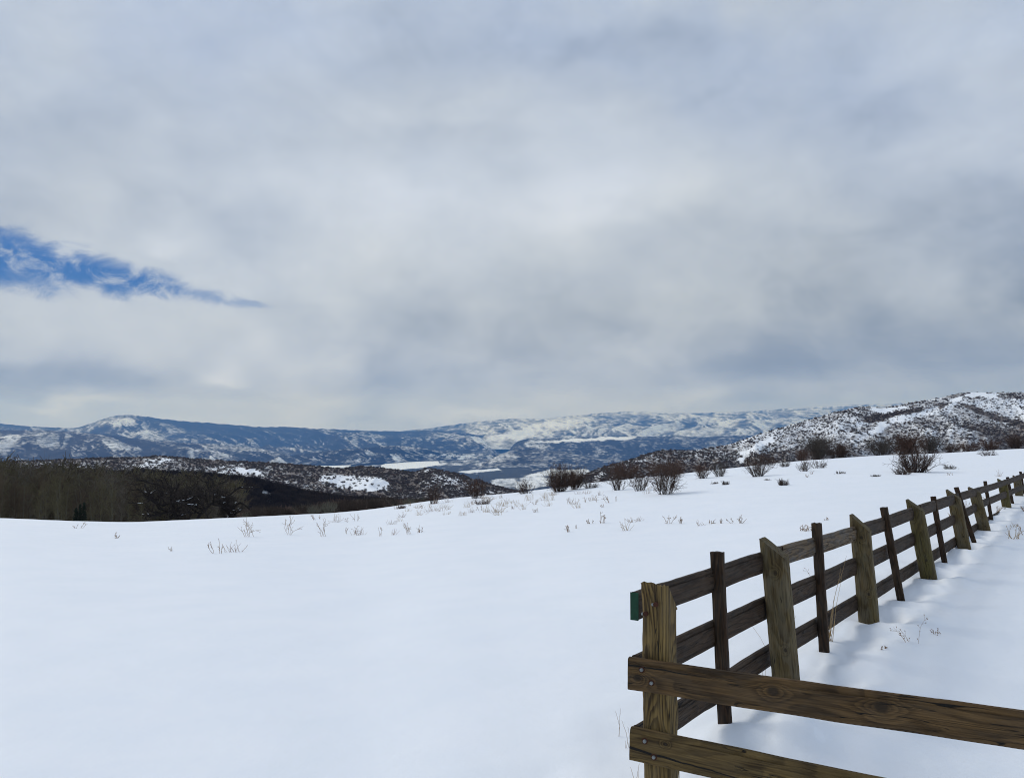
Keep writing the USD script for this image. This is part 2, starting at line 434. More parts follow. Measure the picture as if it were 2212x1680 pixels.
def cov_central(px, py, t, gul, X, Y):
    c = .52 + .55 * (gul - .3)
    c = c - 0.33 * inside(px, py, [(1085, 945), (1120, 930), (1150, 915), (1200, 905), (1260, 902), (1285, 910), (1230, 925), (1170, 940), (1110, 952)], 8)
    c = c - 0.22 * inside(px, py, [(1530, 905), (1560, 890), (1590, 893), (1585, 915), (1545, 912)], 6)
    c = c - 0.22 * inside(px, py, [(985, 925), (1040, 915), (1090, 940), (1085, 965), (1050, 950)], 8)
    c = c + .3 * inside(px, py, [(1440, 915), (1500, 905), (1540, 918), (1480, 925)], 8)
    return c


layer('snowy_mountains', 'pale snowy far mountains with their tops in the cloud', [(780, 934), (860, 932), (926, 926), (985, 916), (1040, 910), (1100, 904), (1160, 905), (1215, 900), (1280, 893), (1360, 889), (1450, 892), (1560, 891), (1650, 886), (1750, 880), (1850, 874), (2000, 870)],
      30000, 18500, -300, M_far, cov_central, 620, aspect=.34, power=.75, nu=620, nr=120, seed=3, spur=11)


def cov_range(px, py, t, gul, X, Y):
    c = .80 + .60 * (gul - .35) + .30 * sstep(t, .82, .97) * sstep(px, 290, 330)
    c = c - 0.33 * inside(px, py, [(165, 930), (200, 912), (245, 898), (290, 906), (300, 918), (255, 922), (215, 926), (190, 935)], 6)
    c = c - 0.17 * inside(px, py, [(270, 945), (310, 918), (370, 925), (430, 935), (560, 950), (560, 962), (470, 955), (380, 950)], 10)
    c = c - 0.19 * inside(px, py, [(640, 975), (600, 950), (660, 945), (740, 955), (760, 970)], 10)
    c = c - 0.18 * inside(px, py, [(900, 945), (980, 925), (1060, 945), (1085, 968), (1010, 965), (950, 955)], 12)
    return c


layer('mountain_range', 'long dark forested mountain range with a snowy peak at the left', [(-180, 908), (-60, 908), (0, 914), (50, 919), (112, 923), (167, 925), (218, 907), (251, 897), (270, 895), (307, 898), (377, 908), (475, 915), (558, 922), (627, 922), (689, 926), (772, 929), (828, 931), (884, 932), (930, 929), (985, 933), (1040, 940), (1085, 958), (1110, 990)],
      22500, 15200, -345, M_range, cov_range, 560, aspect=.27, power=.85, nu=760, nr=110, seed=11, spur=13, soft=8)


def cov_fore(px, py, t, gul, X, Y):
    c = .82 + .60 * (gul - .35)
    c = c - 0.19 * inside(px, py, [(-60, 955), (0, 938), (45, 940), (60, 958), (20, 972), (-60, 975)], 8)
    c = c - 0.22 * inside(px, py, [(85, 958), (150, 950), (240, 955), (330, 968), (250, 972), (130, 970)], 8)
    c = c - 0.16 * inside(px, py, [(370, 985), (400, 962), (480, 958), (560, 966), (600, 980), (500, 986), (430, 992)], 10)
    return c


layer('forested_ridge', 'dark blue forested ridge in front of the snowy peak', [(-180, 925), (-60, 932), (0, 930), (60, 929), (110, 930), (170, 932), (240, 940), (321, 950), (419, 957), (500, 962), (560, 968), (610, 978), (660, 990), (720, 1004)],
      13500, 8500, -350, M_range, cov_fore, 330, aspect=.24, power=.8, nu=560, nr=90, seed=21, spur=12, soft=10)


def cov_foot(px, py, t, gul, X, Y):
    c = .80 + .45 * (gul - .4)
    c = c - 0.22 * inside(px, py, [(745, 1004), (770, 990), (800, 1002)], 6) - .22 * inside(px, py, [(830, 985), (860, 985), (890, 1000), (850, 998)], 6)
    c = c - 0.24 * inside(px, py, [(955, 985), (1000, 972), (1040, 975), (1070, 988), (1000, 992)], 6)
    return c


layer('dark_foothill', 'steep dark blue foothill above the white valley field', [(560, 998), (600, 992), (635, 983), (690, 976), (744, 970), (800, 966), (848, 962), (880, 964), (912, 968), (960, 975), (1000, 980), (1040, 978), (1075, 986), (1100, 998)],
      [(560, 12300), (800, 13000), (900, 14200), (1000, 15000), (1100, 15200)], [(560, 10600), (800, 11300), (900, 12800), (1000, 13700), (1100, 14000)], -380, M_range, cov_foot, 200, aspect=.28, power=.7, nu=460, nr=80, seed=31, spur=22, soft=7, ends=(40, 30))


def cov_mesa(px, py, t, gul, X, Y):
    c = .80 + .3 * (gul - .4)
    c = c - 0.65 * inside(px, py, [(1140, 954), (1200, 951), (1290, 944), (1380, 943), (1360, 948), (1270, 953), (1200, 956)], 2)
    c = c - 0.18 * inside(px, py, [(1095, 960), (1140, 955), (1190, 962), (1160, 975), (1100, 978)], 8)
    return c


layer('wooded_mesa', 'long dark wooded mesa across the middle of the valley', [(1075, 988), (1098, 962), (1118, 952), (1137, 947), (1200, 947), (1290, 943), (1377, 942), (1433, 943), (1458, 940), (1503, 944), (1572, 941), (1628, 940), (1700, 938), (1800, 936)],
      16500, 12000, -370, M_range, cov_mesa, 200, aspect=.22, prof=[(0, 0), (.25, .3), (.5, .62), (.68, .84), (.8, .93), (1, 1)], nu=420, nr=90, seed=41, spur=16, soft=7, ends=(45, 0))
layer('wooded_mesa', 'lower dark wooded hill standing before the long mesa', [(1005, 1014), (1034, 1004), (1058, 993), (1080, 981), (1104, 973), (1150, 970), (1220, 976), (1262, 985), (1300, 992), (1350, 995), (1420, 990), (1500, 985), (1600, 985)],
      11600, 10300, -382, M_range, lambda px, py, t, gul, X, Y: .74 + .3 * (gul - .4) - .22 * inside(px, py, [(1050, 1000), (1080, 980), (1110, 976), (1120, 995)], 6), 70, power=.7, nu=360, nr=70, seed=51, spur=20, soft=7, ends=(30, 0))


# the speckled ridge at the middle left
RIDGE_CLEAR = [([(693, 1028), (760, 1027), (800, 1030), (835, 1036), (842, 1060), (800, 1062), (740, 1055), (700, 1040)], .52), ([(500, 1012), (520, 1010), (575, 1022), (560, 1025), (520, 1020)], .9),
               ([(300, 1010), (320, 992), (350, 987), (372, 992), (350, 1005), (330, 1012)], .3), ([(440, 1010), (470, 1000), (490, 1006), (470, 1014)], .3), ([(905, 1020), (925, 1010), (945, 1016), (930, 1024)], .3), ([(895, 1040), (960, 1024), (1000, 1036), (960, 1048)], .12)]


def cov_ridge(px, py, t, gul, X, Y):
    c = .60 + .55 * (fbm(np.stack([X / 130, Y / 160, 0 * X], -1), 4, 62) - .5) + .35 * (gul - .35) + .25 * sstep(t, .93, 1.0)
    for poly, k in RIDGE_CLEAR: c = c - k * inside(px, py, poly, 3)
    return c + .35 * inside(px, py, [(400, 995), (440, 994), (490, 1002), (470, 1010), (420, 1005)], 5) + .3 * inside(px, py, [(230, 1008), (250, 990), (280, 990), (270, 1008)], 6)


V_ridge = layer('brushy_ridge', 'snow speckled ridge with brown oak brush at the left middle', [(-200, 1004), (-60, 1000), (60, 995), (130, 992), (200, 989), (290, 988), (350, 984), (420, 990), (500, 996), (549, 997), (644, 1003), (744, 1012), (781, 1006), (842, 1012), (895, 1021), (920, 1010), (947, 1015), (983, 1021), (1023, 1034), (1065, 1047), (1117, 1060), (1170, 1076), (1240, 1100)],
                [(-200, 1300), (600, 1250), (1000, 1100), (1240, 1000)], 760, -78, M_hill, cov_ridge, 14, power=.8, nu=760, nr=130, seed=61, spur=20, soft=5, crest_rough=.35)

# the brushy hill at the right
HILL_CLEAR = [([(1598, 984), (1640, 956), (1660, 946), (1668, 950), (1650, 960), (1625, 974), (1606, 988)], .9), ([(1874, 939), (1895, 920), (1909, 908), (1913, 916), (1925, 914), (1905, 926), (1885, 938)], .9),
              ([(1876, 882), (1915, 884), (1960, 878), (1930, 888), (1910, 895), (1885, 888)], .7), ([(2085, 853), (2100, 848), (2160, 852), (2150, 858), (2100, 858)], .95), ([(2050, 868), (2080, 858), (2078, 868), (2062, 872)], .7),
              ([(1915, 905), (1980, 890), (2050, 872), (2060, 880), (1990, 900), (1930, 915)], .35), ([(1594, 990), (1600, 980), (1612, 984), (1606, 1000), (1594, 1003)], .5), ([(2080, 870), (2212, 860), (2212, 905), (2150, 890)], .15)]
HILL_DENSE = [([(2061, 868), (2075, 870), (2140, 895), (2230, 920), (2230, 930), (2130, 900)], .75), ([(1860, 905), (1900, 896), (1980, 882), (1990, 886), (1930, 900), (1880, 912)], .6), ([(1400, 1010), (1600, 985), (1900, 945), (2230, 925), (2230, 990), (1800, 1010), (1400, 1050)], .06),
              ([(1875, 882), (1890, 888), (1915, 898), (1900, 899)], .5), ([(2150, 847), (2215, 858), (2230, 866), (2200, 860)], .5), ([(2022, 880), (2032, 872), (2046, 874), (2036, 888)], .5)]


def cov_hill(px, py, t, gul, X, Y):
    c = .47 + .55 * (fbm(np.stack([X / 150, Y / 210, 0 * X], -1), 4, 72) - .5) + .35 * (gul - .35) + .05 * sstep(px, 1750, 1400)
    for poly, k in HILL_CLEAR: c = c - k * inside(px, py, poly, 3)
    for poly, k in HILL_DENSE: c = c + k * inside(px, py, poly, 3)
    return c


V_hill = layer('brushy_hill', 'snowy hill speckled with bare brush rising at the right', [(1120, 1090), (1180, 1066), (1225, 1042), (1265, 1024), (1299, 1009), (1349, 996), (1391, 982), (1427, 972), (1461, 972), (1503, 972), (1545, 966), (1586, 956), (1628, 941), (1670, 928), (1715, 916), (1762, 902), (1818, 886), (1860, 878), (1915, 880), (1957, 871), (2013, 863), (2069, 850), (2097, 847), (2153, 848), (2212, 847), (2300, 850), (2500, 872)],
               [(1120, 760), (1430, 1000), (1700, 1200), (2100, 1400), (2500, 1450)], [(1120, 480), (1500, 640), (2100, 740), (2500, 740)], -48, M_hill, cov_hill, 26, power=.95, nu=820, nr=150, seed=71, spur=16, soft=5, crest_rough=.35)

# the oak slope just beyond the snow field at the left
SLOPE_CLEAR = [([(560, 1066), (578, 1054), (604, 1070), (620, 1092), (606, 1104), (572, 1098)], .41), ([(708, 1078), (735, 1070), (758, 1078), (764, 1096), (722, 1102)], .40), ([(640, 1100), (660, 1080), (670, 1096)], .5)]


def cov_slope(px, py, t, gul, X, Y):
    c = .78 + 0 * px
    for poly, k in SLOPE_CLEAR: c = c - k * inside(px, py, poly, 3)
    return c


V_slope = layer('oak_slope', 'dark oak covered slope below the snow field at the left', [(-220, 1034), (0, 1030), (200, 1026), (330, 1027), (420, 1030), (520, 1036), (600, 1056), (700, 1076), (800, 1086), (880, 1090), (960, 1096), (1060, 1108), (1160, 1120)],
                430, 290, -46, M_hill, cov_slope, 3.0, power=1.0, nu=420, nr=70, seed=81, spur=12, soft=14, crest_rough=.3)

# ------------------------------------------------------------------ wood
def wood(name, dark, light, grey=(.10, .10, .10), greyness=.3, algae=0.0, knots=(), cracks=(), rings=26.0, contrast=1.0, ends=None):
    """Weathered timber; 'lc' holds the timber's own coordinates in metres (x along it). knots: (x, y, radius); cracks: (x0, x1, y, slope, width)."""
    g = G()
    lc = g.add('attribute', 'vector', attribute='lc')
    seed = g.add('attribute', 'fac', attribute='seed')
    lx, ly, lz = g.xyz(lc)
    off = g.add('combine_xyz', 'vector', x=g.mul(seed, 13.7), y=g.mul(seed, 3.1), z=g.mul(seed, 7.7))
    pv = g.add('vector_math', 'vector', math_type='add', vector1=g.vscale(lc, (.9, 8.0, 8.0)), vector2=off)
    fld = g.noise(pv, 1.0, 1.5, .4, .25)
    fld = g.plus(fld, g.mul(g.noise(g.vscale(lc, (9, 40, 40)), 1.0, 3.0, .6), .045))
    dark_k = None
    for kx, ky, kr in knots:
        dx, dy = g.mul(g.plus(lx, -kx), 1 / (kr * 1.25)), g.mul(g.plus(ly, -ky), 1 / kr)
        d2 = g.plus(g.mul(dx, dx), g.mul(dy, dy))
        fld = g.plus(fld, g.mul(g.m('exponent', g.mul(d2, -.34)), .22))
        kmask = g.rng(g.plus(d2, g.mul(g.noise(lc, 60.0, 3.0), .9)), .5, 1.4, 1, 0)
        dark_k = kmask if dark_k is None else g.m('maximum', dark_k, kmask)
    ph = g.m('fraction', g.mul(fld, rings))
    late = g.mul(g.rng(ph, .15, .80, 0, 1), g.rng(ph, .86, 1.0, 1, 0))
    fib = g.noise(g.add('vector_math', 'vector', math_type='add', vector1=g.vscale(lc, (5, 170, 170)), vector2=off), 1.0, 4.0, .65)
    big = g.noise(g.add('vector_math', 'vector', math_type='add', vector1=g.vscale(lc, (2.2, 6, 6)), vector2=off), 1.0, 4.0, .6)
    patch = g.noise(g.add('vector_math', 'vector', math_type='add', vector1=g.vscale(lc, (5.5, 14, 14)), vector2=off), 1.0, 5.0, .62, .8)
    tone = g.plus(g.mul(late, -.30 * contrast), g.mul(fib, .72), g.mul(big, .62), -.07)
    col = g.ramp(tone, [(0, tuple(x * .35 for x in dark)), (.35, dark), (.8, light), (1, tuple(min(1, x * 1.25) for x in light))])
    gm = g.mul(g.rng(g.plus(patch, g.mul(fib, .25)), .50, .78), greyness)
    col = g.mix(gm, col, g.mix(fib, tuple(x * .6 for x in grey), tuple(x * 1.3 for x in grey)))
    if algae: col = g.mix(g.mul(g.rng(big, .42, .66), algae), col, (.066, .066, .020))
    h = g.plus(g.mul(late, -.0014), g.mul(fib, .0017), g.mul(patch, .0010))
    ck = g.noise(g.add('vector_math', 'vector', math_type='add', vector1=g.vscale(lc, (1.6, 36, 36)), vector2=off), 1.0, 2.0, .5)
    cm = g.mul(g.rng(g.m('absolute', g.plus(ck, -.5)), .004, .012, 1, 0), g.rng(big, .48, .56))
    for x0, x1, y0, sl, w in cracks:
        cen = g.plus(ly, -y0, g.mul(g.plus(lx, -x0), -sl), g.mul(g.plus(g.noise(lc, 14.0, 3.0), -.5), .016))
        wid = g.mul(g.rng(lx, min(x0, x1), max(x0, x1), 1.0 if x0 < x1 else .05, .05 if x0 < x1 else 1.0, 'linear'), w)
        one = g.mul(g.m('less_than', g.m('absolute', cen), wid), g.m('less_than', lx, max(x0, x1)), g.m('greater_than', lx, min(x0, x1) - .02))
        cm = g.m('maximum', cm, one)
    col = g.mix(cm, col, (.006, .005, .004))
    h = g.plus(h, g.mul(cm, -.006))
    if dark_k:
        col = g.mix(g.mul(dark_k, .8), col, (.018, .013, .009))
        h = g.plus(h, g.mul(dark_k, -.004))
    bm = g.add('bump', 'normal', height=h, strength=.9, distance=1.0)
    return g.material(name, g.add('principled_bsdf', 'BSDF', base_color=col, roughness=.82, specular_ior_level=.25, normal=bm))


rng = np.random.default_rng(5)


def timber(L, w, t, seed, top=None, base=None, wear=.004, wobble=.004, step=.035, ragged=.004, corner=.006):
    """A sawn timber along +x, w wide (y) and t thick (z), with worn arrises. top(y, z): how much the far end is cut back there; base the same at x = 0."""
    n = max(6, int(L / step))
    def edge(a, b, k): return [(a[0] + (b[0] - a[0]) * i / k, a[1] + (b[1] - a[1]) * i / k) for i in range(k)]
    y, z, c = w / 2, t / 2, corner
    cs = np.array(edge((-y + c, -z), (y - c, -z), 7) + edge((y - c, -z), (y, -z + c), 2) + edge((y, -z + c), (y, z - c), 5) + edge((y, z - c), (y - c, z), 2)
                  + edge((y - c, z), (-y + c, z), 7) + edge((-y + c, z), (-y, z - c), 2) + edge((-y, z - c), (-y, -z + c), 5) + edge((-y, -z + c), (-y + c, -z), 2))
    m = len(cs)
    s = np.linspace(0, 1, n)
    S, I = np.meshgrid(s, np.arange(m), indexing='ij')
    yy, zz = cs[I, 0], cs[I, 1]
    e0 = base(yy, zz) if base else 0 * yy
    e1 = top(yy, zz) if top else 0 * yy
    rag = (noise(np.stack([yy * 90, zz * 90, 0 * yy + seed], -1), 3) - .5) * 2 * ragged
    xx = e0 + S * (L - e0 - e1 + rag)
    q = np.stack([xx * 7, yy * 25, zz * 25], -1) + seed * 3.3
    cor = ((np.abs(yy) / y) ** 6 + (np.abs(zz) / z) ** 6 - 1).clip(0, 1)
    k = 1 - cor * wear / min(y, z) * (fbm(q * 1.3, 3, 4) * 3).clip(0, 2.5)
    bend_y = (fbm(np.stack([xx * 1.1, 0 * xx + seed, 0 * xx], -1), 3, 5) - .5) * wobble * 3
    v = np.stack([xx, yy * k + (fbm(q, 3, 1) - .5) * wobble * .7 + bend_y, zz * k + (fbm(q + 9, 3, 2) - .5) * wobble * .7], -1)
    lc = np.stack([xx, yy, zz], -1)
    f = grid_faces(n, m, wrap=True)
    f = np.vstack([f[:, [0, 1, 2]], f[:, [0, 2, 3]]])
    vs, ls, fs, k0 = [v.reshape(-1, 3)], [lc.reshape(-1, 3)], [f], n * m
    for ring, flip in ((0, False), (n - 1, True)):            # end grain: a few shrunken rings with rough depth
        prev = ring * m + np.arange(m)
        cy, cz = v[ring, :, 1].mean(), v[ring, :, 2].mean()
        for sc in (.97, .66, .3):
            a = cs * sc
            ex = (base(a[:, 0], a[:, 1]) if base else np.zeros(m)) if ring == 0 else L - (top(a[:, 0], a[:, 1]) if top else np.zeros(m))
            ex = ex + (fbm(np.stack([a[:, 0] * 60, a[:, 1] * 60, np.full(m, seed + ring)], -1), 3, 6) - .5) * 2 * ragged
            nv = np.stack([ex, a[:, 0] + cy, a[:, 1] + cz], -1)
            new = k0 + np.arange(m); k0 += m
            j = (np.arange(m) + 1) % m
            q4 = np.stack([prev, prev[j], new[j], new], 1)
            if not flip: q4 = q4[:, ::-1]
            fs.append(np.vstack([q4[:, [0, 1, 2]], q4[:, [0, 2, 3]]]))
            vs.append(nv); ls.append(nv * [1, 1, 1]); prev = new
        cen = np.array([[vs[-1][:, 0].mean(), cy, cz]])
        j = (np.arange(m) + 1) % m
        tri = np.stack([prev, prev[j], np.full(m, k0)], 1)
        fs.append(tri if flip else tri[:, ::-1]); vs.append(cen); ls.append(cen); k0 += 1
    return np.vstack(vs), np.vstack(fs)[:, ::-1], np.vstack(ls)


def frame(o, ax, wy):
    """Axes of a timber that starts at o, runs along ax and has its width towards wy."""
    ax = ax / np.linalg.norm(ax)
    z = np.cross(ax, wy); z /= np.linalg.norm(z)
    y = np.cross(z, ax)
    return np.stack([ax, y, z], 0), o


def put(name, parent, tim, fr, mat, seed, label=None):
    v, f, lc = tim
    R, o = fr
    from trimesh.graph import smooth_shade
    w = v @ R + o - FENCE_AT
    tm = trimesh.Trimesh(w, f, process=False)
    path = numbered(str(parent.GetPath()), name)
    p = UsdGeom.Mesh.Define(stage, path)
    # faceted across sharp edges: split by duplicating corner normals face-varying
    fn = tm.face_normals
    vn = np.zeros_like(w)
    ar = tm.area_faces[:, None] * fn
    for k in range(3): np.add.at(vn, f[:, k], ar)
    vn /= np.maximum(np.linalg.norm(vn, axis=1, keepdims=True), 1e-12)
    cn = vn[f]
    sharp = np.einsum('ijk,ik->ij', cn, fn) < .80
    cn = np.where(sharp[..., None], fn[:, None], cn)
    p.CreatePointsAttr(Vt.Vec3fArray.FromNumpy(w.astype(np.float32)))
    p.CreateFaceVertexCountsAttr(Vt.IntArray.FromNumpy(np.full(len(f), 3, np.int32)))
    p.CreateFaceVertexIndicesAttr(Vt.IntArray.FromNumpy(f.astype(np.int32).ravel()))
    p.CreateSubdivisionSchemeAttr('none')
    p.CreateNormalsAttr(Vt.Vec3fArray.FromNumpy(cn.reshape(-1, 3).astype(np.float32)))
    p.SetNormalsInterpolation('faceVarying')
    pv = UsdGeom.PrimvarsAPI(p)
    pv.CreatePrimvar('lc', Sdf.ValueTypeNames.Float3Array, 'vertex').Set(Vt.Vec3fArray.FromNumpy(lc.astype(np.float32)))
    pv.CreatePrimvar('seed', Sdf.ValueTypeNames.FloatArray, 'vertex').Set(Vt.FloatArray.FromNumpy(np.full(len(w), seed, np.float32)))
    UsdShade.MaterialBindingAPI.Apply(p.GetPrim()).Bind(mat)
    if label: tag(p, label)
    return p.GetPrim()


BROWN_D, BROWN_L = (.026, .016, .008), (.098, .066, .034)
W_front = wood('front_rail_wood', (.022, .012, .0045), (.130, .076, .029), (.085, .068, .050), .20, 0, knots=[(.045, -.010, .020), (.62, .020, .026), (1.03, .018, .032), (1.62, -.005, .034)], cracks=[(0.0, .42, .042, -.02, .0042)], rings=13, contrast=.5)
W_front2 = wood('lower_rail_wood', (.030, .018, .006), (.165, .108, .038), (.10, .080, .048), .18, .08, knots=[(.16, .032, .010), (.62, -.03, .016)], cracks=[(0.0, .75, -.012, -.075, .0055)], rings=13, contrast=.45)
W_corner = wood('corner_post_wood', (.036, .021, .007), (.240, .160, .054), (.16, .13, .08), .26, .08, cracks=[(1.55, .95, .018, .0, .0028), (.1, .62, -.02, .02, .002)], rings=22, contrast=.7)
W_post = wood('post_wood', (.032, .021, .008), (.155, .110, .046), (.135, .122, .088), .50, .20, knots=[(1.02, .012, .016), (.55, .03, .013)], rings=14, contrast=.45)
W_mossy = wood('mossy_post_wood', (.030, .022, .008), (.125, .096, .033), (.115, .10, .07), .32, .40, knots=[(1.08, -.045, .020), (.62, .02, .016)], rings=14, contrast=.45)
W_rail = wood('grey_rail_wood', (.011, .0065, .004), (.062, .037, .020), (.064, .055, .048), .34, 0, rings=12, contrast=.5)
W_rail_tan = wood('split_rail_wood', (.040, .026, .014), (.20, .140, .080), (.10, .10, .10), .55, 0, rings=16, contrast=.7)
W_picket = wood('picket_wood', (.013, .007, .004), (.066, .034, .016), (.06, .055, .05), .25, .1, rings=20, contrast=.8)
M_bolt = plain('bolt_steel', (.17, .185, .19), .6, .5, 90, .35, .2)
M_rust = plain('rust', (.040, .013, .006), .9, .4, 60)
M_green = plain('green_paint', (.003, .046, .022), .6, .6, 60, .3)

# ------------------------------------------------------------------ the fence
FENCE_AT = np.array([F0[0], F0[1], 0.0])
fence = thing('rail_fence', 'weathered brown wooden rail fence turning a corner and running off across the snow', 'fence', FENCE_AT)
D3, N3 = np.array([FD[0], FD[1], 0]), np.array([FN[0], FN[1], 0])
RAIL_X0 = np.array([.62, 4.1])


def rail_depth(px):
    t = float(tan_az(px))
    s = (t * RAIL_X0[1] - RAIL_X0[0]) / (FD[0] - t * FD[1])
    return RAIL_X0[1] + FD[1] * s


# rails of the long run: (px, top row, bottom row) where the boards meet
NODES = [[(1372, 1276, 1338), (1685, 1178, 1219), (1862, 1131, 1163), (1985, 1091, 1117), (2064, 1067, 1087), (2115, 1053, 1067.5), (2174, 1035, 1047), (2197, 1026.5, 1037.5), (2250, 1008, 1017)],
         [(1374, 1415, 1480), (1685, 1275, 1320), (1862, 1200, 1236), (1985, 1145, 1171), (2064, 1109, 1129), (2115, 1083, 1099.5), (2174, 1061, 1074), (2197, 1051.5, 1062.5), (2250, 1031, 1040)],
         [(1377, 1567, 1629), (1685, 1377, 1420), (1862, 1277, 1310), (1985, 1207, 1231), (2064, 1159, 1179), (2115, 1127, 1141.5), (2174, 1096, 1108), (2197, 1083, 1093.5), (2250, 1056, 1065)]]
for row, nodes in enumerate(NODES):
    for k in range(len(nodes) - 1):
        (xa, ta, ba), (xb, tb, bb) = nodes[k], nodes[k + 1]
        ya, yb = rail_depth(xa), rail_depth(xb)
        a, b = P(xa, (ta + ba) / 2, ya), P(xb, (tb + bb) / 2, yb)
        hgt = .5 * ((ba - ta) * ya + (bb - tb) * yb) / F
        ax = (b - a) / np.linalg.norm(b - a)
        jitter = rng.normal(0, .004)
        if k: a = a + ax * .004
        a, b = a + [0, 0, jitter], b + [0, 0, jitter - ax[2] * 0]
        L = np.linalg.norm(b - a)
        mat = W_rail_tan if (row, k) == (0, 1) else W_rail
        sd = row * 9 + k + .37
        first = k == 0
        pr = put('rail', fence, timber(L, min(hgt, .145), .042, sd, wear=.011, wobble=.0065 if k < 3 else .005, step=.03 if k < 3 else .08, corner=.005, ragged=.006), frame(a, ax, np.array([0, 0, 1.0])), mat, sd,
                 'rail with bare tan wood torn open along its face' if mat is W_rail_tan else 'dark top rail with a green painted end' if (row, k) == (0, 0) else None)
        if (row, k) == (0, 0):
            box = trimesh.creation.box((.004, hgt * .97, .041))
            v = np.array(trimesh.remesh.subdivide(np.array(box.vertices), np.array(box.faces))[0]); fc = trimesh.remesh.subdivide(np.array(box.vertices), np.array(box.faces))[1]
            R, o = frame(a - ax * .008, ax, np.array([0, 0, 1.0]))
            obj('painted_end', (v @ R + o - FENCE_AT, fc), M_green, pr, label='green painted cut end of the top rail')

# posts of the long run: left edge top (x, y), shoulder row at the right, left edge bottom (x, y)
POSTS = [(1642, 1160, 1201, 1672, 1475, W_post, 'grey split-topped post just behind the corner post'), (1837, 1110, 1145, 1856, 1337, W_post, None), (1957, 1077, 1104, 1993, 1266, W_mossy, 'moss green post with a big knot near its top'), (2043.6, 1056, 1078, 2071, 1193, W_post, None),
         (2090, 1050.5, 1065, 2120, 1166, W_post, None), (2154, 1033, 1046, 2172, 1138, W_mossy, 'post with straw heaped at its foot'), (2187, 1026, 1035.6, 2199.7, 1112, W_post, None), (2228, 1012, 1022, 2238, 1092, W_post, None)]
UP = np.array([0, 0, 1.0])


def post(xt, yt, ys, xb, yb, Y, w, t, mat, seed, label, lat=N3):
    top, bot = P(xt, yt, Y), P(xb, yb, Y)
    ax = (top - bot) / np.linalg.norm(top - bot)
    below = .32
    o = bot - ax * below + lat * w / 2
    L = np.linalg.norm(top - bot) + below
    cut = (ys - yt) * Y / F
    def bevel(y, z): return np.clip((y + w * .42) / (w * .92), 0, 1) * cut
    return put('post', fence, timber(L, w, t, seed, top=bevel, wear=.007, wobble=.006, step=.03, corner=.008, ragged=.003), frame(o, ax, lat), mat, seed, label)


for k, (xt, yt, ys, xb, yb, mat, lab) in enumerate(POSTS):
    post(xt, yt, ys, xb, yb, rail_depth(xt + 22) - .13, .158, .10, mat, 40.3 + k * 1.7, lab)

PICKETS = [(1536, 1191, 1553, 1568, .075), (1752, 1129, 1770, 1396, .072), (1900, 1095.5, 1937, 1289, .068), (2010, 1072, 2035, 1222, .062), (2060, 1052.4, 2100, 1174, .060), (2124, 1039, 2142.5, 1149, .055), (2173, 1030, 2191, 1122, .055), (2201, 1018.5, 2214, 1100, .055)]
for k, (xt, yt, xb, yb, w) in enumerate(PICKETS):
    Y = rail_depth(xt + 12) - .06
    top, bot = P(xt, yt, Y), P(xb, yb, Y)
    ax = (top - bot) / np.linalg.norm(top - bot)
    put('picket', fence, timber(np.linalg.norm(top - bot) + .3, w, .042, 70.1 + k, wear=.004, wobble=.004, step=.05, corner=.004), frame(bot - ax * .3 + N3 * w / 2, ax, N3), W_picket, 70.1 + k)

# the corner post and the two front rails
FR = np.array([.906, -.423, 0])
FB = np.array([.423, .906, 0])                                # away from the camera, square to the front rails
cl = P(1381, 1259, 3.90)
cb = P(1385, 1700, 3.90)
ax = (cl - cb) / np.linalg.norm(cl - cb)
cw, ct = .128, .130


def corner_top(y, z): return np.clip((z + ct * .30) / (ct * .8), 0, 1) * .125


corner = put('corner_post', fence, timber(np.linalg.norm(cl - cb) + .35, cw, ct, 3.7, top=corner_top, wear=.006, wobble=.005, step=.02, corner=.005, ragged=.016), frame(cb - ax * .35 + N3 * cw / 2 + D3 * ct / 2, ax, N3), W_corner, 3.7,
             'thick corner post with two rusty bolt holes and a split top')
for row, (tl, bl, tr, br, mat, lab) in enumerate([(1423.5, 1491, 1538, 1619, W_front, 'dark brown front rail with large knots'), (1573, 1644, 1742, 1832, W_front2, 'olive brown lower front rail with a long split')]):
    a, b = P(1356 + 4 * row, (tl + bl) / 2, 3.86), P(2212, (tr + br) / 2, 3.21)
    ax = (b - a) / np.linalg.norm(b - a)
    b = b + ax * .55
    pr = put('rail', fence, timber(np.linalg.norm(b - a), .14 if row == 0 else .143, .040, 11.2 + row * 5, wear=.005, wobble=.005, step=.025, corner=.004, ragged=.003), frame(a + FB * .020, ax, UP), mat, 11.2 + row * 5, lab)
    for (bx, by) in ([(1386, 1446), (1410, 1472)], [(1393, 1599.6), (1415, 1631)])[row]:
        c = P(bx, by, 3.83) 
        d = ((a - c) @ FB)
        c = c + FB * d
        head = trimesh.creation.cylinder(.0078, .008, sections=12)
        dome_ = trimesh.creation.icosphere(1, .0072); dome_.apply_scale([1, 1, .45]); dome_.apply_translation([0, 0, .005])
        m = trimesh.util.concatenate([head, dome_])
        T = np.eye(4); T[:3, 2] = -FB; T[:3, 0] = FR; T[:3, 1] = np.cross(-FB, FR); T[:3, 3] = c - FB * .004 - FENCE_AT
        m.apply_transform(T)
        obj('bolt', m, M_bolt, pr, smooth=35)
        ring = trimesh.creation.annulus(.0085, .014, .002, sections=14); T2 = T.copy(); T2[:3, 3] = c - FB * .0005 - FENCE_AT
        ring.apply_transform(T2)
        obj('rust_ring', ring, M_rust, pr)
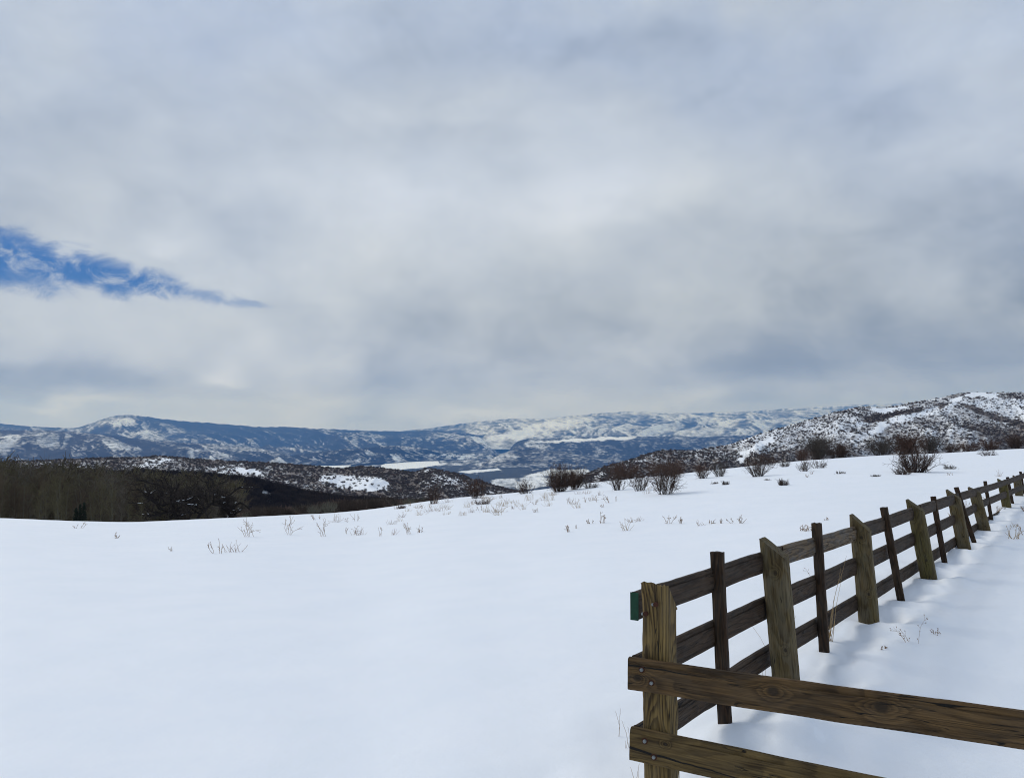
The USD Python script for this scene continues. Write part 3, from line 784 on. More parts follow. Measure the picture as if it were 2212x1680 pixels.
for bx, by in ((1417, 1305), (1395, 1325)):
    ray = P(bx, by, 1.0) - [0, 0, EYE]
    c = np.array([0, 0, EYE]) + ray * (((cb - D3 * .014 - [0, 0, EYE]) @ D3) / (ray @ D3))
    T = np.eye(4); T[:3, 2] = -D3; T[:3, 0] = N3; T[:3, 1] = np.cross(-D3, N3)
    hole = trimesh.creation.cylinder(.0105, .014, sections=14); T[:3, 3] = c - FENCE_AT - D3 * .001; hole.apply_transform(T)
    obj('rust_hole', hole, M_rust, corner)
    b2 = trimesh.creation.cylinder(.006, .014, sections=10); T[:3, 3] = c - FENCE_AT - N3 * .016 + D3 * .003 - UP * .002; b2.apply_transform(T)
    obj('bolt', b2, M_bolt, corner, smooth=35)

# ------------------------------------------------------------------ plants
def twig_material(name, col, tip=None, var=.3):
    g = G()
    p = g.add('geometry', 'position')
    n = g.noise(p, 4.0, 3.0)
    c = g.mix(n, tuple(x * (1 - var) for x in col), tuple(x * (1 + var) for x in (tip or col)))
    return g.material(name, g.add('principled_bsdf', 'BSDF', base_color=c, roughness=.85, specular_ior_level=.2))


M_stem = twig_material('brush_stem', (.034, .027, .024))
M_twig = twig_material('brush_twig', (.052, .033, .027), (.070, .044, .034))
M_twig_red = twig_material('red_twig', (.060, .033, .025), (.078, .044, .031))
M_twig_grey = twig_material('grey_twig', (.070, .058, .049))
M_oak = twig_material('oak_bark', (.016, .013, .012))
M_oak_twig = twig_material('oak_twig', (.022, .017, .015))
M_straw = twig_material('straw', (.30, .20, .095), (.34, .24, .13))
M_weed = twig_material('dead_weed', (.27, .185, .122))
M_pinkgrass = twig_material('pale_grass', (.30, .215, .17))
M_aspen = twig_material('aspen_bark', (.078, .074, .055), var=.45)
M_aspen_twig = twig_material('aspen_twig', (.080, .069, .037), (.080, .069, .037), .45)
M_aspen_brown = twig_material('aspen_twig_brown', (.060, .044, .029), (.068, .050, .032), .45)
M_aspen_grey = twig_material('aspen_twig_grey', (.090, .078, .062), (.090, .078, .062), .4)
M_aspen_dark = twig_material('aspen_twig_dark', (.040, .032, .024), (.044, .034, .026), .4)
M_needle = twig_material('spruce_needle', (.010, .016, .010))


def wander(r, p, d, L, n, r0, r1, curl=.25, lift=.0):
    """A crooked shoot as segments; also returns its points and directions."""
    segs, pts = [], [(p.copy(), d.copy())]
    for i in range(n):
        d = d + r.normal(0, curl, 3) / math.sqrt(n) * 1.3 + np.array([0, 0, lift / n])
        d /= np.linalg.norm(d)
        q = p + d * L / n
        a, b = r0 + (r1 - r0) * i / n, r0 + (r1 - r0) * (i + 1) / n
        segs.append((*p, *q, a, b))
        p = q
        pts.append((p.copy(), d.copy()))
    return segs, pts


def shoot_dir(r, d, ang):
    t = np.cross(d, r.normal(0, 1, 3)); t /= np.linalg.norm(t)
    return d * math.cos(ang) + t * math.sin(ang)


def bush_segs(r, h, w, stems=26, twigs=9, sub=2, thick=.012, up=.35):
    A, B = [], []
    for _ in range(stems):
        th, rad = r.uniform(0, 2 * np.pi), math.sqrt(r.uniform(0, 1))
        lean = rad * math.atan2(w / 2, h) * 1.25
        p = np.array([math.cos(th) * rad * w * .20, math.sin(th) * rad * w * .20, -.1])
        d = np.array([math.cos(th) * math.sin(lean), math.sin(th) * math.sin(lean), math.cos(lean)])
        L = h * r.uniform(.65, 1.05) / max(.55, math.cos(lean) ** .5)
        s, pts = wander(r, p, d, L, 5, thick * r.uniform(.7, 1.3), thick * .3, .28, up)
        A += s
        for _ in range(twigs):
            k = r.uniform(1, 5); i = int(k)
            q = pts[i][0] + (pts[min(i + 1, 5)][0] - pts[i][0]) * (k - i)
            s2, p2 = wander(r, q, shoot_dir(r, pts[i][1], r.uniform(.35, .9)), L * r.uniform(.15, .38), 2, thick * .46, thick * .26, .3, .25)
            B += s2
            for _ in range(sub):
                s3, _ = wander(r, p2[r.integers(1, 3)][0], shoot_dir(r, p2[1][1], r.uniform(.4, 1.0)), L * r.uniform(.07, .18), 1, thick * .34, thick * .22, .2)
                B += s3
    return A, B


def at_ground(px, py, lo=6.0, hi=95.0):
    """Where the line of sight through (px, py) first meets the snow field."""
    Y = np.geomspace(lo, hi, 900)
    u, v = float(tan_az(px)), float(up_slope(py))
    gap = EYE + v * Y - field(u * Y, Y, False)
    k = np.nonzero(gap < 0)[0]
    i = k[0] if len(k) else int(np.argmin(gap))
    return np.array([u * Y[i], Y[i], field(u * Y[i], Y[i], False) * 1.0]), Y[i]


bushes = [
    # base px, base row, height, width (photo units), kind, name, label
    (1029, 1076, 42, 44, 'red', 'round dark reddish bush standing alone on the crest left of the snow speckled valley gap'),
    (937, 1088, 42, 30, 'tall', 'narrow upright bush of bare stems, leftmost on the snow crest'),
    (1134, 1066, 30, 46, 'dark', 'low dark spreading bush just right of the round reddish bush'),
    (1208, 1062, 55, 52, 'dark', 'tall dark bush left in the close pair above the valley fields'),
    (1241, 1057, 46, 36, 'dark', 'shorter right-hand bush of the close pair above the valley fields'),
    (1276, 1054, 18, 38, 'grey', 'low grey twiggy bush at the foot of the brushy hill'),
    (1335, 1058, 52, 42, 'tall', 'left bush of the three in a row before the brushy hill'),
    (1381, 1060, 52, 44, 'tall', 'middle bush of the three in a row before the brushy hill'),
    (1435, 1067, 68, 74, 'tall', 'biggest right bush of the three in a row, with arching bare stems'),
    (1438, 1030, 36, 80, 'red', 'wide russet thicket on the crest behind the three bushes in a row'),
    (1348, 1036, 34, 60, 'red', 'russet thicket on the crest at the left foot of the brushy hill'),
    (1517, 1033, 36, 40, 'red', 'russet bush left of its grey neighbour on the crest below the hill'),
    (1553, 1029, 30, 30, 'grey', 'grey bush right of its russet neighbour on the crest below the hill'),
    (1634, 1029, 47, 46, 'dark', 'dense vase shaped bush below the white strip on the hill'),
    (1660, 1006, 26, 44, 'dark', 'low dark brush on the crest behind the vase shaped bush'),
    (1694, 1008, 15, 25, 'grey', 'small grey bush right of the vase shaped bush'),
    (1734, 1018, 27, 26, 'tall', 'left of two small open bushes under the long thicket'),
    (1766, 1011, 22, 36, 'tall', 'right of two small open bushes under the long thicket'),
    (1728, 996, 26, 30, 'red', 'small russet brush at the left end of the long thicket'),
    (1764, 992, 50, 50, 'grey', 'tall leafless thicket of fine grey twigs on the crest'),
    (1806, 990, 34, 60, 'dark', 'dark thicket on the crest right of the tall grey twigs'),
    (1902, 985, 40, 60, 'grey', 'greyish thicket on the crest left above the big round bush'),
    (1954, 983, 42, 70, 'red', 'reddish thicket on the crest directly behind the big round bush'),
    (2004, 982, 40, 46, 'grey', 'bare thin-branched thicket on the crest right behind the big round bush'),
    (1974, 1020, 54, 84, 'dark', 'big round dark bush spreading over the snow above the fence'),
    (1946, 1025, 20, 36, 'dark', 'low twigs at the left skirt of the big round bush'),
    (1812, 1023, 10, 20, 'grey', 'small grey tuft of brush in open snow left of the big round bush'),
    (1687, 1048, 18, 22, 'dark', 'small purple brown bush alone in the open snow'),
    (1888, 1029, 10, 16, 'grey', 'tiny grey brush between the small tuft and the big round bush'),
    (2047, 1013, 13, 26, 'grey', 'pale fine twigs just right of the big round bush'),
    (2050, 979, 22, 40, 'dark', 'dark thicket on the crest right of the big round bush'),
    (2088, 975, 20, 56, 'red', 'russet thicket on the crest above the far end of the fence'),
    (2130, 984, 14, 42, 'dark', 'low spreading bush just under the crest near the right edge'),
    (2136, 972, 22, 44, 'red', 'russet thicket on the crest between two dark ones at the right'),
    (2190, 970, 30, 40, 'dark', 'dark tall thicket on the crest at the right edge'),
    (2235, 968, 26, 40, 'dark', 'dark thicket on the crest beyond the right edge'),
    (1540, 1045, 9, 14, 'dark', 'tiny dark stubble bush left of the pale tuft below the crest'),
    (1564, 1047, 13, 18, 'grey', 'pale tuft of brush right of the tiny dark stubble'),
    (1656, 1037, 8, 12, 'red', 'tiny pinkish tuft below the vase shaped bush'),
    (870, 1098, 12, 18, 'red', 'small rusty bush low on the crest left of the narrow upright bush'),
    (1044, 1089, 14, 38, 'red', 'low reddish brush in front of the round reddish bush'),
]
for k, (px, py, h, w, kind, lab) in enumerate(bushes):
    r = np.random.default_rng(100 + k)
    cy = float(crest_y(px))
    if py <= cy + 3:                                         # grows on or just behind the crest
        Y = float(crest_r(px)) * 1.03
        p = np.array([tan_az(px) * Y, Y, 0.0]); p[2] = field(p[0], p[1], False)
        top = EYE + up_slope(py - h) * Y
        H = top - p[2]
    else:
        p, Y = at_ground(px, py)
        H = h * Y / F
    W = w * Y / F * .86
    big = H > .9
    st = dict(dark=(72, 13, 4, .4), red=(66, 13, 4, .5), tall=(44, 12, 4, .5), grey=(60, 12, 4, .4))[kind]
    k2 = 1.0 if py <= cy + 3 else 1.6 if w > 80 else 1.05                       # denser where the photograph shows it solid against the snow
    A, B = bush_segs(r, H, W, int(k2 * (st[0] * min(1.9, .5 + .22 * W * H) if big else st[0] * .6)), st[1] if big else 7, st[2] if big else 3, .0145 * k2 ** .9 * min(1.2, max(.45, H / 1.6)), st[3])
    t = thing('brush_thicket' if py <= cy + 3 else 'bush', lab, 'bush', p)
    tw = dict(dark=M_twig, red=M_twig_red, tall=M_twig, grey=M_twig_grey)[kind]
    tag(obj('stems', tubes(A, 4), M_stem if kind != 'grey' else M_twig_grey, t), kind='stuff')
    tag(obj('twigs', tubes(B, 3), tw, t), kind='stuff')


def weed_segs(r, h, w, kind):
    A, B = [], []
    if kind == 'grass':
        for _ in range(int(9 + w * 26)):
            p = np.array([r.normal(0, w * .28), r.normal(0, w * .2), -.05])
            d = np.array([r.normal(0, .28) + p[0] / max(h, .1) * .5, r.normal(0, .2), 1.0]); d /= np.linalg.norm(d)
            s, pts = wander(r, p, d, h * r.uniform(.45, 1.05) + .05, 4, .0042, .002, .3, -.25)
            A += s
            if r.random() < .5: B += wander(r, pts[-1][0], pts[-1][1], h * .12, 1, .005, .002, .1)[0]
    else:
        for _ in range(2 if kind == 'stalk' else 4):
            p = np.array([r.normal(0, w * .22), r.normal(0, w * .15), -.05])
            d = np.array([r.normal(0, .16 if kind == 'stalk' else .3), r.normal(0, .15), 1.0]); d /= np.linalg.norm(d)
            L = h * r.uniform(.6, 1.05) + .05
            s, pts = wander(r, p, d, L, 6, .0050, .0032, .3)
            A += s
            for _ in range(4 if kind == 'stalk' else 5):
                i = r.integers(2, 7)
                s2, p2 = wander(r, pts[i][0], shoot_dir(r, pts[i][1], r.uniform(.4, 1.0)), L * r.uniform(.10, .30), 3, .0040, .0026, .4, .4)
                A += s2
                if r.random() < .6: B += wander(r, p2[-1][0], p2[-1][1], .012 + L * .03, 1, .006, .003, .1)[0]
    return A, B


OPEN, RIM, FAR = 'in the open snow of the left half', 'near the snow crest', 'on the slope below the crest bushes'
weeds = [
    (534, 1159, 36, 12, 'stalk', 'tall thin crooked weed stalk in open snow, left of its bushier neighbour'), (549, 1159, 36, 22, 'branchy', 'forked branching weed with a drooping tip in open snow at the left'),
    (469, 1195, 29, 6, 'stalk', 'bare weed stalk left of its twin in the lowest weeds of the left snow'), (482, 1195, 28, 6, 'stalk', 'bare weed stalk between its twin and the pale grass tuft'),
    (514, 1192, 26, 34, 'pink', 'pale pinkish grass tuft in the lowest weeds of the left snow'), (378, 1190, 9, 4, 'stalk', 'tiny lone weed stub in the left snow'),
    (260, 1162, 11, 8, 'branchy', 'faint small weed in the far left snow'), (183, 1141, 18, 4, 'stalk', 'thin upright stalk under the little dark conifers'), (173, 1141, 11, 3, 'stalk', 'short thin stalk left under the little dark conifers'),
    (629, 1155, 40, 22, 'branchy', 'leaning branched weed with tan seed heads, left of the middle snow'), (703, 1158, 37, 22, 'branchy', 'upright bunch of branched weed stems below the tan grass clump'),
    (728, 1128, 25, 16, 'grass', 'tan grass clump standing near the left part of the snow crest'), (751, 1153, 14, 5, 'stalk', 'short weed stalk left of two leaning weeds'), (767, 1155, 20, 7, 'stalk', 'upright weed stalk beside a tuft that leans right'),
    (783, 1155, 20, 26, 'grass', 'weed tuft that leans right in the middle snow'), (756, 1128, 13, 6, 'stalk', 'small stalk, first of three right of the tan clump'), (767, 1125, 13, 5, 'stalk', 'small stalk, second of three right of the tan clump'), (775, 1125, 13, 5, 'stalk', 'small stalk, third of three right of the tan clump'),
    (824, 1158, 23, 8, 'stalk', 'lone dark weed stalk in the middle snow'), (853, 1155, 13, 7, 'pink', 'faint pale weed right of the lone dark stalk'), (888, 1153, 22, 18, 'branchy', 'bent branching weed with curled tips in the middle snow'), (910, 1150, 11, 9, 'branchy', 'small weed right of the bent branching weed'),
    (683, 1123, 12, 10, 'branchy', 'small weed left of the tan grass clump'), (694, 1121, 9, 6, 'stalk', 'tiny stalk close left of the tan grass clump'),
    (887, 1093, 9, 18, 'branchy', 'low weed right of the small rusty bush'), (909, 1099, 10, 14, 'branchy', 'low weed under the narrow upright bush'), (940, 1103, 15, 22, 'grass', 'grass tuft below the narrow upright bush'), (968, 1100, 8, 7, 'straw', 'tiny orange tuft right of the narrow upright bush'),
    (1021, 1107, 11, 18, 'grass', 'brown tuft left below the round reddish bush'), (1036, 1102, 10, 18, 'branchy', 'brown weed right below the round reddish bush'), (1051, 1106, 16, 7, 'straw', 'thin tan tuft beside the tall tan grass'), (1077, 1107, 26, 18, 'straw', 'tall tan grass clump below the low dark bush'),
    (1082, 1076, 7, 10, 'branchy', 'tiny weed right of the round reddish bush'), (1095, 1088, 14, 6, 'straw', 'thin straw tuft above the tall tan grass'), (1124, 1094, 16, 20, 'straw', 'pinkish tan tuft below the low dark bush'), (1143, 1081, 17, 20, 'straw', 'bright tan tuft just under the low dark bush'),
    (1107, 1099, 6, 9, 'branchy', 'tiny weed between two tan tufts'), (1155, 1090, 12, 8, 'branchy', 'weed right of the pinkish tan tuft'), (1170, 1081, 9, 9, 'grass', 'small brown tuft left of the wide tan tuft'), (1190, 1081, 17, 18, 'straw', 'wide tan tuft under the close pair of bushes'), (1184, 1093, 12, 9, 'straw', 'small tan tuft below the wide tan tuft'),
    (1248, 1097, 19, 14, 'straw', 'upright straw clump below the low grey twiggy bush'), (1232, 1088, 14, 14, 'branchy', 'weed left of the upright straw clump'), (1264, 1085, 13, 4, 'stalk', 'stalk, first in the row right of the straw clump'), (1273, 1083, 10, 4, 'stalk', 'short stalk, second in the row right of the straw clump'),
    (1282, 1081, 13, 8, 'straw', 'tan stalks, third in the row right of the straw clump'), (1289, 1085, 12, 4, 'stalk', 'stalk, fourth in the row right of the straw clump'), (1313, 1086, 17, 7, 'branchy', 'taller weed left below the three bushes in a row'), (1329, 1083, 10, 3, 'stalk', 'thin stalk under the left bush of the three'),
    (1299, 1096, 5, 8, 'branchy', 'tiny weed below the row of stalks'), (1160, 1106, 8, 6, 'branchy', 'tiny weed in bare snow below the tan tufts'), (1299, 1130, 20, 14, 'branchy', 'dark upright weed in the open snow right of centre'), (1274, 1131, 10, 12, 'branchy', 'small faint weed left of the dark upright weed'),
    (1229, 1149, 17, 15, 'branchy', 'round brown weed, lowest left of centre snow'), (1244, 1141, 8, 6, 'stalk', 'small stalk right of the round brown weed'), (1350, 1146, 24, 9, 'straw', 'tan upright weed alone in the snow right of centre'), (1363, 1128, 13, 8, 'pink', 'faint pale weed above the tan upright weed'),
    (1380, 1125, 11, 9, 'pink', 'faint pinkish tuft right of the dark upright weed'), (1441, 1131, 17, 26, 'branchy', 'spreading weed with several stems in the right snow'), (1468, 1131, 13, 10, 'branchy', 'weed right of the spreading one'), (1508, 1135, 12, 8, 'pink', 'faint stalk in the right snow'), (1530, 1131, 10, 12, 'branchy', 'faint low weed in the right snow'),
    (1555, 1130, 9, 9, 'branchy', 'small dark weed left of two leaning stalks'), (1578, 1130, 16, 6, 'stalk', 'leaning weed stalk, left of two, above the fence'), (1597, 1130, 15, 12, 'branchy', 'leaning weed, right of two, above the fence'),
    (1726, 1146, 14, 8, 'branchy', 'bent weed just left of the second picket top'), (1740, 1147, 14, 12, 'branchy', 'arched weed behind the second picket top'), (1752, 1146, 19, 5, 'straw', 'tan stem behind the second picket top'), (1781, 1123, 6, 6, 'branchy', 'tiny weed right above the split tan rail'),
    (1738, 1031, 6, 9, 'branchy', 'tiny weed below the two small open bushes'), (1749, 1024, 7, 6, 'branchy', 'small weed right below the two small open bushes'),
    (2082, 1102, 28, 16, 'grass', 'tall dry grass seen through the fence left of the far posts'), (2122, 1086, 16, 14, 'branchy', 'dry weeds seen between the far fence rails'), (2047, 1118, 14, 10, 'branchy', 'dark twigs behind the fence near the fifth post'), (2145, 1108, 13, 9, 'branchy', 'dark twigs behind the far fence rails near the straw'),
    (2152, 1029, 14, 9, 'grass', 'faint tall weeds in the snow above the far fence'), (2047, 1026, 6, 22, 'branchy', 'low dark twigs under the pale fine twigs'), (2205, 1105, 12, 6, 'branchy', 'dark twigs behind the last fence post'),
    (1953, 1392, 58, 54, 'seed', 'delicate dead weed with seed heads in the snow right of the fence'), (2012, 1378, 18, 26, 'seed', 'faint small weed right of the delicate dead weed'), (1897, 1416, 9, 5, 'stalk', 'short dark stub in the snow right of the fence'),
    (2180, 1164, 30, 26, 'straw', 'tan straw tuft in the snow in front of the mossy far post'), (2201, 1155, 18, 6, 'stalk', 'dark stalk right of the tan straw tuft'), (2182, 1141, 14, 24, 'straw', 'yellow straw heaped round the foot of a far fence post'),
    (1332, 1583, 60, 14, 'thin', 'two fine grass blades left of the corner post'), (1355, 1609, 52, 9, 'thin', 'fine forked grass blade beside the lower front rail end'), (1344, 1610, 14, 3, 'thin', 'short fine stub left of the lower front rail end'), (1368, 1690, 36, 10, 'thinstraw', 'fine grass blades at the foot of the corner post'),
    (1779, 1394, 78, 26, 'strawtall', 'bundle of tall straw leaning on the second picket'), (1751, 1252, 46, 20, 'seed', 'curled dead weed seen behind the middle rail'), (1671, 1452, 150, 12, 'thinstraw', 'single long straw blade against the split-topped post'), (1452, 1700, 118, 14, 'thinstraw', 'straw blades against the corner post behind the front rails'),
    (1640, 1462, 46, 30, 'thinstraw', 'few straw blades in the snow beside the split-topped post'), (1593, 1545, 26, 16, 'thinstraw', 'broken straw in the snow behind the front rail'),
]
WM = dict(stalk=M_weed, branchy=M_weed, pink=M_pinkgrass, grass=M_pinkgrass, straw=M_straw, seed=M_weed, thin=M_weed, thinstraw=M_straw, strawtall=M_straw)
for k, (px, py, h, w, kind, lab) in enumerate(weeds):
    r = np.random.default_rng(500 + k)
    p, Y = at_ground(px, py, 3.0 if py > 1160 else 9.0)
    if px > 1380 and py > 1150:
        p[2] = field(p[0], p[1])
    H, W = h * Y / F, w * Y / F
    A, B = [], []
    if kind in ('thin', 'thinstraw', 'strawtall'):
        n = dict(thin=2, thinstraw=3, strawtall=16)[kind]
        for i in range(n):
            q = np.array([r.normal(0, W * .2), r.normal(0, .015), -.06])
            d = np.array([r.normal(.04, .10 if kind != 'strawtall' else .07), r.normal(0, .06), 1.0]); d /= np.linalg.norm(d)
            L = (H * r.uniform(.7, 1.0) if kind != 'strawtall' or i > 3 else H * r.uniform(1.6, 2.4)) + .06
            A += wander(r, q, d, L, 6, .0017 if kind != 'strawtall' else .0032, .0008, .18)[0]
    elif kind == 'seed':
        for i in range(4):
            q = np.array([r.uniform(-.5, .5) * W * .7, r.normal(0, .02), -.05])
            d = np.array([r.normal(.10, .25), r.normal(0, .1), 1.0]); d /= np.linalg.norm(d)
            L = H * r.uniform(.6, 1.0) + .05
            s, pts = wander(r, q, d, L, 7, .0016, .0008, .28); A += s
            for _ in range(7):
                i2 = r.integers(2, 8)
                s2, p2 = wander(r, pts[i2][0], shoot_dir(r, pts[i2][1], r.uniform(.4, 1)), L * r.uniform(.06, .2), 2, .0009, .0006, .3); A += s2
                B += wander(r, p2[-1][0], p2[-1][1], .008, 1, .0035, .002, .1)[0]
    else:
        A, B = weed_segs(r, H, W, 'grass' if kind in ('grass', 'pink', 'straw') else kind)
    t = thing('grass_tuft' if kind in ('grass', 'pink', 'straw', 'strawtall', 'thinstraw', 'thin') else 'dead_weed', lab, 'dry grass' if kind in ('grass', 'pink', 'straw', 'strawtall', 'thinstraw', 'thin') else 'weed', p)
    tag(obj('stalks', tubes(A, 3), WM[kind], t), kind='stuff')
    if B: tag(obj('seed_heads', tubes(B, 4), WM[kind], t), kind='stuff')


r = np.random.default_rng(4242)
for k in range(46):                                          # fine tan grass scattered below the crest bushes, nothing tells one tuft from the next
    px = r.uniform(840, 1420)
    py = float(crest_y(px)) + 6 + 40 * r.random() ** 1.5
    p, Y = at_ground(px, py, 9.0)
    H, W = r.uniform(7, 15) * Y / F, r.uniform(6, 18) * Y / F
    A, B = weed_segs(r, H, W, 'grass')
    t = thing('grass_tuft', 'small fine tuft of tan dry grass scattered on the snow below the crest bushes', 'dry grass', p, 'fine grass tufts below the crest bushes')
    tag(obj('stalks', tubes(A + B, 3), M_straw if r.random() < .6 else M_pinkgrass, t), kind='stuff')

# ------------------------------------------------------------------ trees beyond the snow field
def tree_segs(r, H, W, trunk_r, lean=(0, 0), levels=4, first=.28, kids=(6, 5, 5, 4), crook=.45, gravity=.0, spread=(.5, 1.1)):
    lv = [[] for _ in range(levels + 1)]
    def grow(p, d, L, r0, k):
        n = max(2, 6 - k)
        s, pts = wander(r, p, d, L, n, r0, r0 * .55, crook, .35 if k else .1)
        lv[k].extend(s)
        if k >= levels: return
        for i in range(kids[min(k, len(kids) - 1)]):
            t = r.uniform(first if k == 0 else .25, 1.0) * n
            j = min(int(t), n - 1)
            q = pts[j][0] + (pts[j + 1][0] - pts[j][0]) * (t - j)
            dd = shoot_dir(r, pts[j][1], r.uniform(*spread))
            dd[2] = abs(dd[2]) * .8 + .12; dd[0] *= W / H * 1.2; dd[1] *= W / H * 1.2
            dd /= np.linalg.norm(dd)
            grow(q, dd, L * r.uniform(.45, .72), max(.008, r0 * .52), k + 1)
    d0 = np.array([lean[0], lean[1], 1.0]); d0 /= np.linalg.norm(d0)
    grow(np.array([0, 0, -.3]), d0, H * .55, trunk_r, 0)
    return lv


def fit(lv, H):
    top = max(max(s[5] for s in l) for l in lv if l)
    k = H / top
    return [[tuple(np.array(s) * ([k] * 6 + [1, 1])) for s in l] for l in lv]


def place_tree(px, top_row, Y):
    p = np.array([tan_az(px) * Y, Y, 0.0])
    p[2] = field(p[0], p[1], False)
    return p, EYE + up_slope(top_row) * Y - p[2]


# the two crooked oaks with snow on their limbs
for k, (px, top_row, Y, W, lab, lean, tr) in enumerate([(400, 1006, 62, 6.6, 'broad crooked bare oak with two leaning trunks behind the snow crest', (-.25, 0), .17), (500, 1050, 66, 4.6, 'smaller crooked bare oak with a long low limb reaching right', (.12, 0), .12)]):
    r = np.random.default_rng(900 + k)
    p, H = place_tree(px, top_row, Y)
    lv = fit(tree_segs(r, H, W * 1.5, tr, lean, 4, .35, (9, 6, 5, 4), .55, 0, (.6, 1.25)), H)
    if k == 0:
        l2 = fit(tree_segs(r, H * .9, W * 1.5, tr * .9, (.35, .1), 4, .35, (8, 6, 5, 4), .55, 0, (.6, 1.25)), H * .92)
        lv = [a + [tuple(np.array(s) + [.5, .2, 0, .5, .2, 0, 0, 0]) for s in b] for a, b in zip(lv, l2)]
    else:
        s, pts = wander(r, np.array([0, 0, H * .42]), np.array([.75, 0, .5]), 1.0, 3, .09, .08, .1)
        s2, _ = wander(r, pts[-1][0], np.array([.9, 0, -.35]), 1.9, 6, .08, .03, .25)
        lv[1] += s + s2
    t = thing('oak_tree', lab, 'tree', p)
    obj('trunk', tubes(lv[0], 7), M_oak, t)
    tag(obj('branches', tubes(lv[1] + lv[2], 5), M_oak, t), kind='stuff')
    tag(obj('crown', tubes(lv[3] + lv[4], 3), M_oak_twig, t), kind='stuff')
    sn = []
    for s in lv[1] + lv[2]:
        s = np.array(s); d = s[3:6] - s[:3]
        if abs(d[2]) < .45 * np.linalg.norm(d) and r.random() < .09 and s[6] > .018:
            a = s.copy(); a[2] += s[6] * .8; a[5] += s[7] * .8; a[6:] = s[6:] * .95; sn.append(a)
    if sn: tag(obj('limb_snow', tubes(sn, 6), M_limb_snow, t), kind='stuff')


def conifer(r, H, W):
    B = []
    for i in range(int(90 + H * 30)):
        t = r.uniform(0, 1) ** .8
        z = H * (.04 + .94 * t); rad = W / 2 * (1 - t) ** .8 * r.uniform(.55, 1.1) + .03
        th = r.uniform(0, 2 * np.pi)
        p = np.array([0, 0, z]); q = np.array([math.cos(th) * rad, math.sin(th) * rad, z - rad * .35])
        for j in range(4):
            e = p + (q - p) * (j + 1) / 4; d = np.array([r.normal(0, .08), r.normal(0, .08), r.normal(-.02, .05)]) * min(1, W)
            B.append((*(p + (q - p) * j / 4), *(e + d), .035, .012))
    return B


for k, (px, top_row, w, lab) in enumerate([(172, 1096, 12, 'smallest left one of three dark little conifers behind the crest'), (180.5, 1088, 11, 'slim middle one of three dark little conifers behind the crest'), (188, 1084, 13, 'tallest right one of three dark little conifers behind the crest')]):
    r = np.random.default_rng(950 + k)
    p, H = place_tree(px, top_row, 47)
    t = thing('conifer', lab, 'conifer', p)
    obj('trunk', tubes([(0, 0, -.3, 0, 0, H * .98, .06, .01)], 6), M_oak, t)
    tag(obj('crown', tubes(conifer(r, H, w * 47 / F * 1.25), 3), M_needle, t), kind='stuff')
for k, (px, top_row, Y, W, lab) in enumerate([(42, 972, 150, 5.2, 'round topped bare tree rising above the wood at the far left'), (-4, 1004, 105, 4.0, 'dark brown bare tree cut by the left edge of the picture'), (20, 994, 150, 4.5, 'lower bare tree left of the round topped one')]):
    r = np.random.default_rng(970 + k)
    p, H = place_tree(px, top_row, Y)
    lv = fit(tree_segs(r, H, W * 1.2, .13, (0, 0), 4, .45, (10, 6, 5, 4), .3, 0, (.35, .8)), H)
    t = thing('bare_tree', lab, 'tree', p)
    obj('trunk', tubes(lv[0], 6), M_aspen, t); tag(obj('branches', tubes(lv[1] + lv[2], 4), M_aspen_twig, t), kind='stuff'); tag(obj('crown', tubes([tuple(np.array(s) * ([1] * 6 + [1.5, 1.5])) for s in lv[3] + lv[4]], 3), M_aspen_twig, t), kind='stuff')


# ------------------------------------------------------------------ woods and brush nobody could count
def scatter(name, label, cat, protos, pos, scale, yaw, index):
    pi = UsdGeom.PointInstancer.Define(stage, numbered('/World', name))
    paths = []
    for k, parts in enumerate(protos):
        x = UsdGeom.Xform.Define(stage, f'{pi.GetPath()}/kind_{k}')
        for nm, m, mat in parts: obj(nm, m, mat, x.GetPrim())
        paths.append(x.GetPath())
    pi.CreatePrototypesRel().SetTargets(paths)
    pi.CreatePositionsAttr(Vt.Vec3fArray.FromNumpy(np.asarray(pos, np.float32)))
    pi.CreateProtoIndicesAttr(Vt.IntArray.FromNumpy(np.asarray(index, np.int32)))
    pi.CreateScalesAttr(Vt.Vec3fArray.FromNumpy(np.asarray(scale, np.float32)))
    q = np.zeros((len(pos), 4)); q[:, 0] = np.cos(yaw / 2); q[:, 3] = np.sin(yaw / 2)
    pi.CreateOrientationsAttr([Gf.Quath(float(a), 0, 0, float(d)) for a, _, _, d in q])
    return tag(pi, label, cat, kind='stuff')


def aspen_proto(seed):
    r = np.random.default_rng(seed)
    A, B = wander(r, np.array([0, 0, -.03]), np.array([0, 0, 1.0]), 1.02, 6, .011, .003, .06)[0], []
    for _ in range(46):
        z = r.uniform(.22, .98); th = r.uniform(0, 2 * np.pi); e = r.uniform(.5, 1.1)
        d = np.array([math.cos(th) * math.cos(e), math.sin(th) * math.cos(e), math.sin(e)])
        s, pts = wander(r, np.array([0, 0, z]), d, (1.06 - z) * r.uniform(.18, .42) + .05, 3, .0034, .002, .25, .3)
        B += s
        for _ in range(3): B += wander(r, pts[r.integers(1, 4)][0], shoot_dir(r, pts[1][1], r.uniform(.4, .9)), r.uniform(.03, .10), 1, .0026, .0018, .2)[0]
    return [('trunk', tubes(A, 5), M_aspen), ('crown', tubes(B, 3), [M_aspen_twig, M_aspen_brown, M_aspen_twig, M_aspen_grey, M_aspen_brown, M_aspen_dark, M_aspen_twig][seed % 7])]


